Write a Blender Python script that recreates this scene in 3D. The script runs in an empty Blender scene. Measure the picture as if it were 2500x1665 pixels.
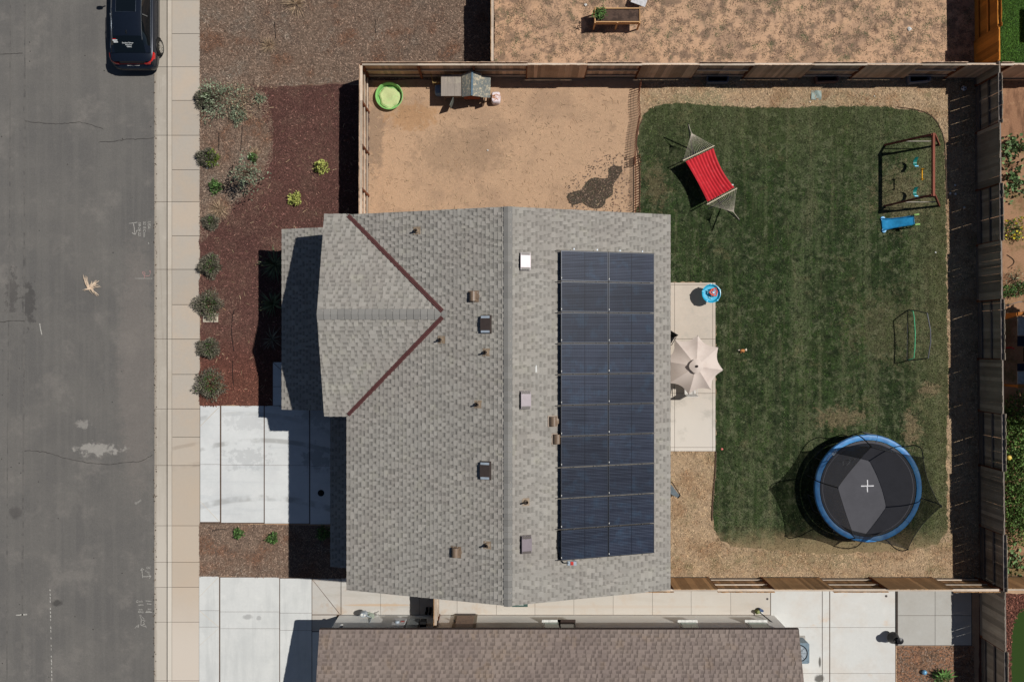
import bpy, math, random
import numpy as np
from mathutils import Vector, Matrix
from math import radians, sin, cos, pi, sqrt, atan2

random.seed(7); RS = np.random.RandomState(11)
SC = bpy.context.scene
COL = SC.collection

# ------------------------------------------------------------------ camera, sky, sun, exposure
H = 36.0            # flying height of the camera in metres
S = 59.0            # picture points of the 2500-wide photograph per metre on the ground
cam_d = bpy.data.cameras.new('camera'); cam = bpy.data.objects.new('camera', cam_d); COL.objects.link(cam)
cam.location = (0, 0, H); cam.rotation_euler = (0, 0, 0)
cam_d.sensor_width = 36.0; cam_d.lens = S*H/2500*36.0; cam_d.clip_start = .5; cam_d.clip_end = 3000
SC.camera = cam
SUN = Vector((.62, .195, 1.0)).normalized()
w = bpy.data.worlds.new('World'); SC.world = w; w.use_nodes = True
wn = w.node_tree.nodes; wl = w.node_tree.links
bg = wn['Background']; bg.inputs['Strength'].default_value = .05
sky = wn.new('ShaderNodeTexSky'); sky.sky_type = 'NISHITA'; sky.sun_disc = False; sky.air_density = .75; sky.dust_density = .3
sky.sun_elevation = math.asin(SUN.z); sky.sun_rotation = atan2(SUN.x, SUN.y)
wl.new(sky.outputs[0], bg.inputs[0])
sd = bpy.data.lights.new('sun', 'SUN'); sd.energy = 5.0; sd.angle = radians(.53); sd.color = (1, .965, .91)
so = bpy.data.objects.new('sun', sd); COL.objects.link(so); so.location = (20, 6, 40)
so.rotation_euler = SUN.to_track_quat('Z', 'Y').to_euler()
SC.view_settings.view_transform = 'Standard'; SC.view_settings.look = 'None'
SC.view_settings.exposure = -.30; SC.view_settings.gamma = 1.0
SC.view_settings.use_curve_mapping = False

def P(px, py, z=0.0):
    k = (H-z)/H/S
    return ((px-1250)*k, (832.5-py)*k)
def P3(px, py, z=0.0):
    x, y = P(px, py, z); return (x, y, z)

# ------------------------------------------------------------------ materials
def lin(c): c /= 255.; return c/12.92 if c <= .04045 else ((c+.055)/1.055)**2.4
def C(r, g, b, k=1.0): return tuple(min(.95, lin(v)*k/1.1) for v in (r, g, b))
def sc(c, k): return tuple(min(.95, v*k) for v in c)

class NT:
    def __init__(s, name):
        s.m = bpy.data.materials.new(name); s.m.use_nodes = True
        s.n = s.m.node_tree.nodes; s.l = s.m.node_tree.links; s.p = s.n['Principled BSDF']
        s.geo = s.n.new('ShaderNodeNewGeometry'); s.pos = s.geo.outputs['Position']
    def node(s, t, ins=(), **kw):
        n = s.n.new(t)
        for k, v in kw.items(): setattr(n, k, v)
        for k, v in (ins.items() if isinstance(ins, dict) else enumerate(ins)):
            if v is None: continue
            if isinstance(v, bpy.types.NodeSocket): s.l.new(v, n.inputs[k])
            else: n.inputs[k].default_value = v
        return n
    def math(s, op, a, b=None, c=None): return s.node('ShaderNodeMath', [a, b, c], operation=op).outputs[0]
    def smooth(s, x, lo, hi):
        n = s.node('ShaderNodeMapRange', {'Value': x, 'From Min': lo, 'From Max': hi, 'To Min': 0., 'To Max': 1.})
        n.interpolation_type = 'SMOOTHSTEP' if lo < hi else 'LINEAR'
        return n.outputs[0]
    def mix(s, f, a, b, blend='MIX'):
        n = s.node('ShaderNodeMix', data_type='RGBA', blend_type=blend)
        for sock, v in ((n.inputs[0], f), (n.inputs[6], a), (n.inputs[7], b)):
            if isinstance(v, bpy.types.NodeSocket): s.l.new(v, sock)
            elif isinstance(v, (int, float)): sock.default_value = v
            else: sock.default_value = (*v, 1)
        return n.outputs[2]
    def noise(s, scale, detail=4, rough=.6, stretch=None, off=None, dist=0.):
        v = s.pos
        off = off or (random.uniform(0, 50), random.uniform(0, 50), random.uniform(0, 9))
        mp = s.node('ShaderNodeMapping', {0: v}); mp.inputs['Location'].default_value = off
        if stretch: mp.inputs['Scale'].default_value = stretch
        n = s.node('ShaderNodeTexNoise', {'Vector': mp.outputs[0], 'Scale': scale, 'Detail': detail, 'Roughness': rough, 'Distortion': dist})
        return n.outputs[0]

def ML(name, base, layers=(), rough=.85, bump=0., bscale=30, metal=0., attr=None, spec=.25, obj_tint=0.):
    """position-driven layered material: base colour with layers of patches, grains, blobs, bands, ramps and arcs"""
    t = NT(name); col = t.mix(0., base, base)
    for L in layers:
        k = L[0]; c = L[1]
        if k == 'n':      # noise patches: color, scale, lo, hi, strength, detail, stretch
            _, c, scl, lo, hi, st = L[:6]; det = L[6] if len(L) > 6 else 4; strch = L[7] if len(L) > 7 else None
            f = t.math('MULTIPLY', t.smooth(t.noise(scl, det, .65, strch), lo, hi), st)
        elif k == 'g':    # grain: multiplies brightness, scale, amount
            _, _, scl, am = L[:4]; strch = L[4] if len(L) > 4 else None
            nz = t.noise(scl, 3, .75, strch)
            g = t.node('ShaderNodeMapRange', {'Value': nz, 'From Min': .25, 'From Max': .75, 'To Min': 1-am, 'To Max': 1+am}).outputs[0]
            cmb = t.node('ShaderNodeCombineXYZ', [g, g, g]).outputs[0]
            col = t.mix(1., col, cmb, 'MULTIPLY'); continue
        elif k == 's':    # spots: color, scale, radius, strength
            _, c, scl, rad, st = L[:5]
            v = t.node('ShaderNodeTexVoronoi', {'Vector': t.pos, 'Scale': scl})
            f = t.math('MULTIPLY', t.smooth(t.math('MULTIPLY', v.outputs['Distance'], -1.), -rad, -rad*.5), st)
            sel = t.node('ShaderNodeSeparateColor', [v.outputs['Color']]).outputs[0]
            f = t.math('MULTIPLY', f, t.math('GREATER_THAN', sel, L[5] if len(L) > 5 else .5))
        elif k == 'b':    # blob: color, x, y, rx, ry, strength, rag
            _, c, x, y, rx, ry, st = L[:7]; rag = L[7] if len(L) > 7 else .5
            sub = t.node('ShaderNodeVectorMath', [t.pos, (x, y, 0)], operation='SUBTRACT').outputs[0]
            mul = t.node('ShaderNodeVectorMath', [sub, (1/rx, 1/ry, 0)], operation='MULTIPLY').outputs[0]
            ln = t.node('ShaderNodeVectorMath', [mul], operation='LENGTH').outputs['Value']
            ln = t.math('ADD', ln, t.math('MULTIPLY', t.math('SUBTRACT', t.noise(4.0, 5, .7), .5), rag*2))
            f = t.math('MULTIPLY', t.smooth(t.math('MULTIPLY', ln, -1.), -1.1, -.55), st)
        elif k == 'r':    # ramp: color, axis, v0, v1, strength, rag
            _, c, ax, v0, v1, st, rag = L
            sx = t.node('ShaderNodeSeparateXYZ', [t.pos]).outputs['XYZ'.index(ax)]
            sx = t.math('ADD', sx, t.math('MULTIPLY', t.math('SUBTRACT', t.noise(1.6, 5, .7), .5), rag*2))
            sgn = 1. if v1 > v0 else -1.
            f = t.math('MULTIPLY', t.smooth(t.math('MULTIPLY', sx, sgn), sgn*v0, sgn*v1), st)
        elif k == 'a':    # arc: color, cx, cy, R, width, strength
            _, c, x, y, R, wd, st = L
            sub = t.node('ShaderNodeVectorMath', [t.pos, (x, y, 0)], operation='SUBTRACT').outputs[0]
            m2 = t.node('ShaderNodeVectorMath', [sub, (1, 1, 0)], operation='MULTIPLY').outputs[0]
            ln = t.node('ShaderNodeVectorMath', [m2], operation='LENGTH').outputs['Value']
            d = t.math('ABSOLUTE', t.math('SUBTRACT', ln, R))
            f = t.math('MULTIPLY', t.smooth(t.math('MULTIPLY', d, -1.), -wd, -wd*.4), st)
            f = t.math('MULTIPLY', f, t.smooth(t.noise(1.3, 3), .35, .6))
        col = t.mix(f, col, c)
    if attr:
        a = t.node('ShaderNodeAttribute', attribute_name='v').outputs['Fac']
        if isinstance(attr, (list, tuple)):
            rmp = t.node('ShaderNodeValToRGB', [a]); cr = rmp.color_ramp
            while len(cr.elements) < len(attr): cr.elements.new(.5)
            for i, cc in enumerate(attr):
                cr.elements[i].position = i/(len(attr)-1); cr.elements[i].color = (*cc, 1)
            col = t.mix(1., col, rmp.outputs[0], 'MULTIPLY')
        else:
            cmb = t.node('ShaderNodeCombineXYZ', [a, a, a]).outputs[0]
            col = t.mix(1., col, cmb, 'MULTIPLY')
    if obj_tint:
        r = t.node('ShaderNodeObjectInfo').outputs['Random']
        g = t.node('ShaderNodeMapRange', {'Value': r, 'To Min': 1-obj_tint, 'To Max': 1+obj_tint}).outputs[0]
        col = t.mix(1., col, t.node('ShaderNodeCombineXYZ', [g, g, g]).outputs[0], 'MULTIPLY')
    t.l.new(col, t.p.inputs['Base Color'])
    t.p.inputs['Roughness'].default_value = rough; t.p.inputs['Metallic'].default_value = metal
    t.p.inputs['Specular IOR Level'].default_value = spec
    if bump:
        b = t.node('ShaderNodeBump', {'Height': t.noise(bscale, 4, .7), 'Strength': bump, 'Distance': .02})
        t.l.new(b.outputs[0], t.p.inputs['Normal'])
    return t.m
def MS(name, c, rough=.6, metal=0., var=.12, scale=9, spec=.3, attr=None, tint=0., bump=0.):
    return ML(name, c, [('n', sc(c, 1-2*var), scale, .4, .65, 1.), ('g', None, scale*9, var)], rough=rough, metal=metal, spec=spec, attr=attr, obj_tint=tint, bump=bump)

# ------------------------------------------------------------------ mesh builder
class MB:
    def __init__(s): s.v = []; s.f = []; s.a = []
    def add(s, vs, fs, val=1.0):
        n = len(s.v); s.v += [tuple(v) for v in vs]; s.f += [tuple(i+n for i in f) for f in fs]
        s.a += [val]*len(fs) if not isinstance(val, list) else val
        return s
    def box(s, c, d, rot=None, val=1.0):
        x, y, z = d[0]/2, d[1]/2, d[2]/2
        vs = [Vector(q) for q in ((-x,-y,-z),(x,-y,-z),(x,y,-z),(-x,y,-z),(-x,-y,z),(x,-y,z),(x,y,z),(-x,y,z))]
        if rot is not None:
            if isinstance(rot, (int, float)): rot = Matrix.Rotation(rot, 3, 'Z')
            vs = [rot @ q for q in vs]
        c = Vector(c)
        return s.add([q+c for q in vs], [(0,3,2,1),(4,5,6,7),(0,1,5,4),(1,2,6,5),(2,3,7,6),(3,0,4,7)], val)
    def beam(s, a, b, w, h=None, val=1.0, up=(0,0,1)):
        a = Vector(a); b = Vector(b); d = (b-a); L = d.length
        if L < 1e-6: return s
        d.normalize(); up = Vector(up)
        if abs(d.dot(up)) > .98: up = Vector((1,0,0))
        x = d.cross(up).normalized(); z = x.cross(d).normalized()
        R = Matrix((x, d, z)).transposed()
        return s.box((a+b)/2, (w, L, h or w), R, val)
    def prism(s, poly, z0, z1, val=1.0):
        n = len(poly); vs = [(x, y, z0) for x, y in poly]+[(x, y, z1) for x, y in poly]
        ar = sum(poly[i][0]*poly[(i+1) % n][1]-poly[(i+1) % n][0]*poly[i][1] for i in range(n))
        top = tuple(range(n, 2*n)); bot = tuple(reversed(range(n)))
        sd_ = [(i, (i+1) % n, n+(i+1) % n, n+i) for i in range(n)]
        fs = [top, bot]+sd_
        if ar < 0: fs = [tuple(reversed(f)) for f in fs]
        return s.add(vs, fs, val)
    def tube(s, pts, r, n=8, val=1.0, caps=True, closed=False):
        pts = [Vector(p) for p in pts]; m = len(pts)
        rs = r if isinstance(r, (list, tuple)) else [r]*m
        vs = []; prev = None
        for i, p in enumerate(pts):
            if closed: d = pts[(i+1) % m]-pts[i-1]
            else: d = (pts[min(i+1, m-1)]-pts[max(i-1, 0)])
            d.normalize()
            if prev is None:
                x = d.orthogonal().normalized()
            else:
                x = (prev-d*prev.dot(d)).normalized()
            prev = x; y = d.cross(x)
            for k in range(n):
                a = 2*pi*k/n; vs.append(p+(x*cos(a)+y*sin(a))*rs[i])
        fs = []
        for i in range(m if closed else m-1):
            j = (i+1) % m
            for k in range(n): fs.append((i*n+k, i*n+(k+1) % n, j*n+(k+1) % n, j*n+k))
        if caps and not closed: fs += [tuple(reversed(range(n))), tuple(range((m-1)*n, m*n))]
        return s.add(vs, fs, val)
    def lathe(s, prof, n=24, c=(0,0,0), val=1.0, M=None, a0=0., a1=2*pi):
        full = abs(a1-a0-2*pi) < 1e-6; m = n if full else n+1; vs = []
        for (r, z) in prof:
            for k in range(m):
                a = a0+(a1-a0)*k/n; q = Vector((r*cos(a), r*sin(a), z))
                if M is not None: q = M @ q
                vs.append(q+Vector(c))
        fs = []
        for i in range(len(prof)-1):
            for k in range(n):
                k2 = (k+1) % m; fs.append((i*m+k, i*m+k2, (i+1)*m+k2, (i+1)*m+k))
        return s.add(vs, fs, val)
    def disc(s, c, r, n=20, val=1.0, ry=None):
        return s.add([(c[0]+r*cos(2*pi*k/n), c[1]+(ry or r)*sin(2*pi*k/n), c[2]) for k in range(n)], [tuple(range(n))], val)
    def ribbon(s, pts, w, val=1.0):
        pts = [Vector(p) for p in pts]; vs = []
        for i, p in enumerate(pts):
            d = pts[min(i+1, len(pts)-1)]-pts[max(i-1, 0)]; d.z = 0; d.normalize(); x = Vector((-d.y, d.x, 0))
            ww = w*random.uniform(.6, 1.3) if w else w
            vs += [p+x*ww/2, p-x*ww/2]
        return s.add(vs, [(2*i+1, 2*i+3, 2*i+2, 2*i) for i in range(len(pts)-1)], val)
    def grid(s, rows, val=1.0, closed=False):
        n = len(rows[0]); vs = [p for r in rows for p in r]; fs = []
        for i in range(len(rows)-1):
            for k in range(n if closed else n-1):
                k2 = (k+1) % n; fs.append((i*n+k, i*n+k2, (i+1)*n+k2, (i+1)*n+k))
        return s.add(vs, fs, val)

def mesh_of(mb, name, smooth=False):
    me = bpy.data.meshes.new(name); me.from_pydata(mb.v, [], mb.f)
    at = me.attributes.new('v', 'FLOAT', 'FACE'); at.data.foreach_set('value', [float(a) for a in mb.a])
    if smooth:
        me.polygons.foreach_set('use_smooth', [True]*len(me.polygons))
        me.set_sharp_from_angle(angle=radians(38))
    me.update(); return me

WORLD = {}
def thing(name, label, cat, loc=(0,0,0), rz=0., group=None):
    o = bpy.data.objects.new(name, None); COL.objects.link(o); o.empty_display_size = .2
    o.location = loc; o.rotation_euler = (0, 0, rz)
    o['label'] = label; o['category'] = cat
    if group: o['group'] = group
    WORLD[o.name] = Matrix.Translation(loc) @ Matrix.Rotation(rz, 4, 'Z')
    return o
def link(name, me, mat=None, parent=None, world=True, mw=None):
    o = bpy.data.objects.new(name, me); COL.objects.link(o)
    if mat is not None and len(me.materials) == 0: me.materials.append(mat)
    if mw is not None: o.matrix_basis = mw
    if parent is not None:
        o.parent = parent
        if world and parent.name in WORLD: o.matrix_parent_inverse = WORLD[parent.name].inverted()
    return o
def add(name, mb, mat, parent=None, world=True, smooth=False, label=None, kind=None):
    o = link(name, mesh_of(mb, name, smooth), mat, parent, world)
    if label: o['label'] = label
    if kind: o['kind'] = kind
    return o
def tag(o, label, cat, group=None):
    o['label'] = label; o['category'] = cat
    if group: o['group'] = group
    return o
def dup(root, loc, rz=0., label=None, group=None):
    r = root.copy(); COL.objects.link(r); r.location = loc; r.rotation_euler = (0, 0, rz)
    WORLD[r.name] = Matrix.Translation(loc) @ Matrix.Rotation(rz, 4, 'Z')
    if label: r['label'] = label
    if group: r['group'] = group
    for ch in list(root.children):
        c = ch.copy(); COL.objects.link(c); c.parent = r
        for g in list(ch.children):
            d = g.copy(); COL.objects.link(d); d.parent = c
    return r
def structure(name, mb, mat, smooth=False, label=None):
    o = add(name, mb, mat, smooth=smooth); o['kind'] = 'structure'
    if label: o['label'] = label
    return o

def rag_poly(pts, step=.35, amp=.05, z=0.):
    out = []
    n = len(pts)
    for i in range(n):
        a = Vector(P(*pts[i], z)); b = Vector(P(*pts[(i+1) % n], z)); L = (b-a).length; k = max(1, int(L/step))
        nrm = Vector((-(b-a).y, (b-a).x)).normalized() if L > 0 else Vector((0, 0))
        for j in range(k):
            p = a.lerp(b, j/k)
            if j > 0: p = p+nrm*random.uniform(-amp, amp)
            out.append((p.x, p.y))
    return out
def inpoly(poly, x, y):
    px = np.array([p[0] for p in poly]); py = np.array([p[1] for p in poly]); n = len(poly)
    ins = np.zeros(len(x), bool); j = n-1
    for i in range(n):
        c = ((py[i] > y) != (py[j] > y)) & (x < (px[j]-px[i])*(y-py[i])/(py[j]-py[i]+1e-12)+px[i]); ins ^= c; j = i
    return ins
def scatter_pts(poly, dens, holes=()):
    xs = [p[0] for p in poly]; ys = [p[1] for p in poly]
    n = int((max(xs)-min(xs))*(max(ys)-min(ys))*dens)
    x = RS.uniform(min(xs), max(xs), n); y = RS.uniform(min(ys), max(ys), n)
    m = inpoly(poly, x, y)
    for h in holes: m &= ~inpoly(h, x, y)
    return x[m], y[m]
def text_mesh(name, txt, size, mat, parent, loc, rot, shear=0., align='LEFT', sp=1., off=0.):
    cu = bpy.data.curves.new('t', 'FONT'); cu.body = txt; cu.size = size; cu.shear = shear; cu.align_x = align; cu.space_character = sp; cu.offset = off; cu.resolution_u = 3
    tmp = bpy.data.objects.new('t', cu); COL.objects.link(tmp); bpy.context.view_layer.update()
    me = bpy.data.meshes.new_from_object(tmp.evaluated_get(bpy.context.evaluated_depsgraph_get())); bpy.data.objects.remove(tmp)
    me.name = name; me.materials.clear(); me.materials.append(mat)
    o = bpy.data.objects.new(name, me); COL.objects.link(o); o.location = loc; o.rotation_euler = rot; o.parent = parent; return o
def np_mesh(name, verts, nside, vals, mat, parent=None, kind='stuff'):
    """verts: (N*nside,3) array of separate faces"""
    n = len(verts); me = bpy.data.meshes.new(name)
    me.vertices.add(n); me.vertices.foreach_set('co', verts.astype(np.float32).ravel())
    me.loops.add(n); me.loops.foreach_set('vertex_index', np.arange(n, dtype=np.int32))
    nf = n//nside; me.polygons.add(nf)
    me.polygons.foreach_set('loop_start', np.arange(0, n, nside, dtype=np.int32))
    me.update(calc_edges=True)
    at = me.attributes.new('v', 'FLOAT', 'FACE'); at.data.foreach_set('value', vals.astype(np.float32))
    o = link(name, me, mat, parent)
    if kind: o['kind'] = kind
    return o
def blades(x, y, z, ln, wd, upr=.6):
    n = len(x); a = RS.uniform(0, 2*pi, n); l = ln*RS.uniform(.5, 1.3, n); u = upr*RS.uniform(.5, 1.3, n)
    dx, dy = np.cos(a), np.sin(a); w_ = wd*RS.uniform(.6, 1.4, n)
    b = RS.uniform(0, 2*pi, n); wx, wy = np.cos(b)*w_, np.sin(b)*w_
    z = np.broadcast_to(z, (n,))
    v = np.stack([np.stack([x-wx, y-wy, z], 1), np.stack([x+wx, y+wy, z], 1), np.stack([x+dx*l*.8, y+dy*l*.8, z+l*u], 1)], 1)
    return v.reshape(-1, 3)
def chips(x, y, z0, z1, ln, wd, tilt=.5):
    n = len(x); a = RS.uniform(0, 2*pi, n); l = ln*RS.uniform(.4, 1.4, n); w_ = wd*RS.uniform(.5, 1.5, n)
    dx, dy = np.cos(a), np.sin(a); z = RS.uniform(z0, z1, n); t1 = RS.uniform(-tilt, tilt, n)*l; t2 = RS.uniform(-tilt, tilt, n)*w_
    def c(u, v_): return np.stack([x+dx*l*u-dy*w_*v_, y+dy*l*u+dx*w_*v_, z+t1*u+t2*v_+.012], 1)
    return np.stack([c(-.5,-.5), c(.5,-.5), c(.5,.5), c(-.5,.5)], 1).reshape(-1, 3)
# ------------------------------------------------------------------ setting materials
DRY = C(168,132,98); SOIL = C(182,143,110); STRAW = C(190,160,120)
cx = lambda px: (px-1250)/S
cy = lambda py: (832.5-py)/S
m_asph = ML('asphalt', C(110,107,103), [('n', C(98,96,94), .35, .35, .65, .7, 3), ('n', C(131,126,120), .8, .5, .75, .6, 4),
    ('n', C(118,115,110), 1.2, .45, .6, .3, 3, (3., .08, 1)), ('s', C(52,50,48), 2.6, .09, .9, .75), ('s', C(58,56,54), 6, .10, .8, .8), ('s', C(160,155,147), 6, .08, .8, .8),
    ('b', C(66,64,63), cx(66), cy(735), .3, .95, .6, 2.2), ('b', C(70,67,66), cx(24), cy(715), .25, 1.0, .5, 2.2), ('b', C(164,160,153), cx(235), cy(1098), 1.0, .28, .75, 1.6),
    ('b', C(158,154,147), cx(198), cy(1036), .28, .2, .6, 1.6), ('b', C(80,77,75), cx(33), cy(1253), .3, .3, .6, .6), ('b', C(66,64,62), cx(135), cy(1473), .25, .15, .7, .8),
    ('b', C(128,121,115), cx(330), cy(900), .9, 6., .5, .5), ('g', None, 26, .12), ('g', None, 60, .22), ('g', None, 9, .05)], rough=.92, bump=.5, bscale=90)
m_seam = ML('road_seam', C(88,86,84), [('n', C(108,105,101), 4, .3, .55, 1.)], rough=.9)
m_crack = MS('crack_fill', C(60,57,55), .9)
m_chalk = ML('chalk', C(196,194,186), [('n', C(128,124,119), 22, .4, .6, .75)], rough=.95)
m_pink = ML('pink_chalk', C(190,140,138), [('n', C(122,116,112), 22, .4, .6, .7)], rough=.95)
conc_l = lambda a, b: [('n', a, .7, .4, .7, .6, 4), ('n', b, 1.9, .5, .75, .5, 5), ('g', None, 9, .035), ('g', None, 70, .05), ('s', C(110,100,90), 3.2, .035, .7, .75)]
m_walk = ML('sidewalk_concrete', C(182,173,161), conc_l(C(192,174,154), C(178,170,160))+[
    ('r', C(202,184,163), 'Y', cy(900), cy(1350), .6, 1.), ('r', C(208,198,186), 'Y', cy(1380), cy(1600), .8, .6),
    ('a', C(150,135,120), cx(620)-.5, cy(1290)-9.4, 12.2, .13, .5), ('a', C(150,135,120), cx(620)-.5, cy(1240)-9.4, 12.2, .1, .4)], rough=.9, obj_tint=.05, bump=.15, bscale=40)
m_gutter = ML('gutter_concrete', C(178,170,158), conc_l(C(170,162,150), C(196,188,176))+[('n', C(160,150,138), 2., .5, .7, .6, 4, (4., .15, 1)),
    ('r', C(200,192,180), 'Y', cy(1000), cy(1450), .8, .5), ('r', C(120,110,98), 'X', cx(401), cx(407.5), .6, .04), ('r', C(140,128,114), 'X', cx(382), cx(376), .5, .06)], rough=.9, obj_tint=.04)  # dark ramp at the kerb foot: grit, with the kerb's shadow line painted in
m_kerb = ML('kerb_concrete', C(196,186,172), conc_l(C(184,172,156), C(204,196,184))+[('r', C(215,208,196), 'Y', cy(1000), cy(1450), .7, .5)], rough=.9, obj_tint=.04)
AR = C(165,165,162)
m_drive = ML('driveway_concrete', C(214,216,215), conc_l(C(198,200,200), C(222,222,220))+[
    ('a', AR, cx(640), cy(1075)-9., 9.0, .13, .75), ('a', AR, cx(640), cy(1215)-9., 9.0, .17, .8), ('a', AR, cx(600), cy(1015)-8, 8.1, .12, .45),
    ('b', C(180,182,182), cx(605), cy(1118), .9, .45, .55, 2.2), ('b', C(190,192,192), cx(610), cy(1030), 1.1, .4, .5, 2.2), ('b', C(150,150,150), cx(775), cy(1120), .6, .5, .6, 2.),
    ('b', C(150,150,150), cx(770), cy(1010), .6, .7, .5, 2.), ('n', C(190,194,196), 1.1, .5, .7, .5, 4, (.3, 2.2, 1))], rough=.88, obj_tint=.025, bump=.12, bscale=40)
m_drive2 = ML('pale_driveway_concrete', C(212,213,210), conc_l(C(196,198,196), C(222,222,218))+[
    ('n', C(190,192,190), .9, .45, .7, .6, 4, (2.5, .3, 1)), ('b', C(168,168,166), cx(605), cy(1505), .25, .12, .8, .8), ('b', C(172,172,170), cx(632), cy(1508), .12, .1, .8, .8)], rough=.88, obj_tint=.02)
m_side = ML('side_walk_concrete', C(194,190,183), conc_l(C(194,184,173), C(202,200,195))+[
    ('n', C(188,168,148), 1.6, .52, .7, .7, 5), ('n', C(182,176,166), 1.1, .5, .68, .6, 4, (.5,3,1)), ('b', C(196,170,142), cx(925), cy(1476), 1.6, .06, .8, .3), ('b', C(190,172,155), cx(1500), cy(1480), 5.5, .07, .6, .5),
    ('r', C(204,196,184), 'X', cx(1060), cx(1250), .5, .5)], rough=.88, obj_tint=.025)
m_patio2 = ML('rear_patio_concrete', C(208,208,204), conc_l(C(202,193,182), C(216,215,211))+[('n', C(210,185,160), 1.3, .58, .75, .7, 5),
    ('b', C(96,94,90), cx(2001), cy(1615), .06, .25, .95, .25), ('b', C(98,95,90), cx(2000), cy(1655), .22, .2, .95, .45)], rough=.88, obj_tint=.02)
m_slab3 = ML('grey_slab_concrete', C(178,176,170), conc_l(C(168,164,156), C(186,186,182)), rough=.88, obj_tint=.03)
m_patio = ML('patio_concrete', C(196,184,170), conc_l(C(205,192,178), C(182,176,166))+[('r', C(214,207,197), 'Y', cy(900), cy(1050), .8, .5), ('n', C(170,165,155), 1.2, .52, .7, .5)], rough=.88, obj_tint=.02)
m_joint = MS('joint_dirt', C(96,78,66), .95)
m_dirt = ML('yard_dirt', C(187,155,126), [('n', C(164,136,112), .55, .42, .66, .8, 6), ('n', C(134,112,92), 1.6, .55, .75, .55, 7), ('n', C(192,158,128), 1.3, .5, .7, .7, 5),
    ('b', C(146,122,100), cx(1120), cy(370), 2.2, 1.1, .45, 1.4), ('b', C(128,110,94), cx(915), cy(330), .45, 1.8, .6, 1.2), ('b', C(170,128,86), cx(1010), cy(285), 1.2, .6, .5, 1.2),
    ('s', C(95,75,60), 4, .06, .7, .8), ('g', None, 45, .16), ('g', None, 16, .12), ('g', None, 7, .08)], rough=.97, bump=.7, bscale=22)
m_ndirt = ML('neighbour_dirt', C(196,160,130), [('n', C(150,124,104), .9, .45, .62, .65, 6), ('n', C(122,102,86), 2.4, .47, .60, .85, 6), ('n', C(106,104,78), 1.5, .6, .68, .6, 6), ('n', C(212,172,136), 1.1, .5, .7, .5, 4), ('g', None, 40, .16)], rough=.97, bump=.5, bscale=20)
m_dryg = ML('dry_grass_soil', C(168,144,117), [('b', C(120,122,90), cx(1700), cy(250), 1.6, .55, .6, 2.), ('b', C(128,124,94), cx(2050), cy(250), 1.8, .5, .5, 2.), ('b', C(126,118,88), cx(1950), cy(1365), 3.2, .45, .6, 2.), ('n', C(136,108,80), 1.2, .45, .65, .7, 5), ('n', C(120,112,80), .7, .52, .68, .7, 4), ('n', C(196,166,130), 3, .5, .7, .7), ('g', None, 32, .22)], rough=.97, bump=.6, bscale=30)
LAWN = [('n', C(62,78,46), .55, .42, .62, .7, 5), ('n', C(88,96,66), .62, .47, .58, .7, 3, (2.6, .10, 1)), ('n', C(30,46,22), .7, .5, .62, .6, 3, (2.8, .12, 1)), ('n', C(98,102,76), 3.6, .50, .62, .8, 5), ('n', C(26,38,18), 2.8, .48, .62, .8, 5), ('n', C(118,110,80), 1.1, .58, .74, .7, 6),
    ('n', C(104,102,76), 1.6, .52, .72, .6, 4, (2.2, .18, 1)),
    ('b', C(132,116,90), cx(2050), cy(1020), 1.1, .45, .6, 2.4), ('b', C(140,120,94), cx(2225), cy(1045), .4, .8, .6, 2.2), ('b', C(128,116,88), cx(2200), cy(480), 1.3, 1.3, .5, 2.2), ('b', C(112,104,78), cx(2170), cy(800), 1.8, 1.6, .35, 2.2), ('b', C(136,116,92), cx(2268), cy(950), .5, .3, .7, 1.6),
    ('b', C(120,106,80), cx(1600), cy(455), .45, .9, .5, 2.4),
    ('r', C(96,100,66), 'Y', cy(480), cy(250), .35, 1.6), ('r', C(146,126,96), 'Y', cy(1275), cy(1348), .85, .9), ('r', C(112,106,74), 'X', cx(2200), cx(2325), .45, 1.2)]
m_lawn = ML('lawn_soil', C(44,58,28), LAWN+[('g', None, 34, .35)], rough=.95, bump=.8, bscale=34)
m_blade = ML('grass_blades', C(68,94,42), LAWN, rough=.7, attr=True, spec=.2)
m_red = ML('red_mulch', C(96,65,58), [('n', C(124,98,84), .45, .5, .66, .6, 6), ('n', C(76,52,48), .7, .4, .65, .7, 4), ('n', C(108,82,70), 1.1, .52, .72, .7, 5), ('r', C(110,66,52), 'Y', cy(780), cy(950), .6, .5), ('g', None, 30, .35), ('g', None, 9, .12)], rough=.97, bump=.9, bscale=26)
m_tan = ML('faded_mulch', C(118,96,82), [('n', C(98,84,76), .6, .42, .62, .8, 4), ('n', C(132,90,66), .9, .55, .72, .7, 5), ('n', C(134,116,100), .7, .5, .7, .7, 4), ('g', None, 30, .3), ('g', None, 9, .12)], rough=.97, bump=.9, bscale=26)
m_chipr = ML('red_wood_chip', C(122,86,78), [('n', C(160,130,112), .45, .5, .66, .5, 6), ('n', C(132,104,90), 1.1, .5, .7, .6), ('r', C(140,86,68), 'Y', cy(780), cy(950), .6, .5)], rough=.9, attr=True)
m_chipt = ML('faded_wood_chip', C(160,136,118), [('n', C(146,104,80), .9, .5, .68, .8), ('n', C(164,154,140), .6, .5, .7, .7)], rough=.9, attr=True)
m_straw = ML('straw', C(204,178,144), [('n', C(170,130,96), 1.2, .45, .65, .8), ('n', C(130,126,88), .8, .56, .7, .6)], rough=.9, attr=True)
m_weed = ML('weed_leaves', C(150,130,106), [('n', C(112,122,86), 1.4, .5, .6, .9), ('n', C(140,112,96), 2., .5, .6, .8)], rough=.85, attr=True)
m_gravel = ML('dark_gravel', C(84,79,64), [('s', C(130,120,100), 14, .2, .8, .75), ('n', C(76,72,58), 5, .4, .6, .8), ('g', None, 30, .3)], rough=.95, bump=1., bscale=30)

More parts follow.
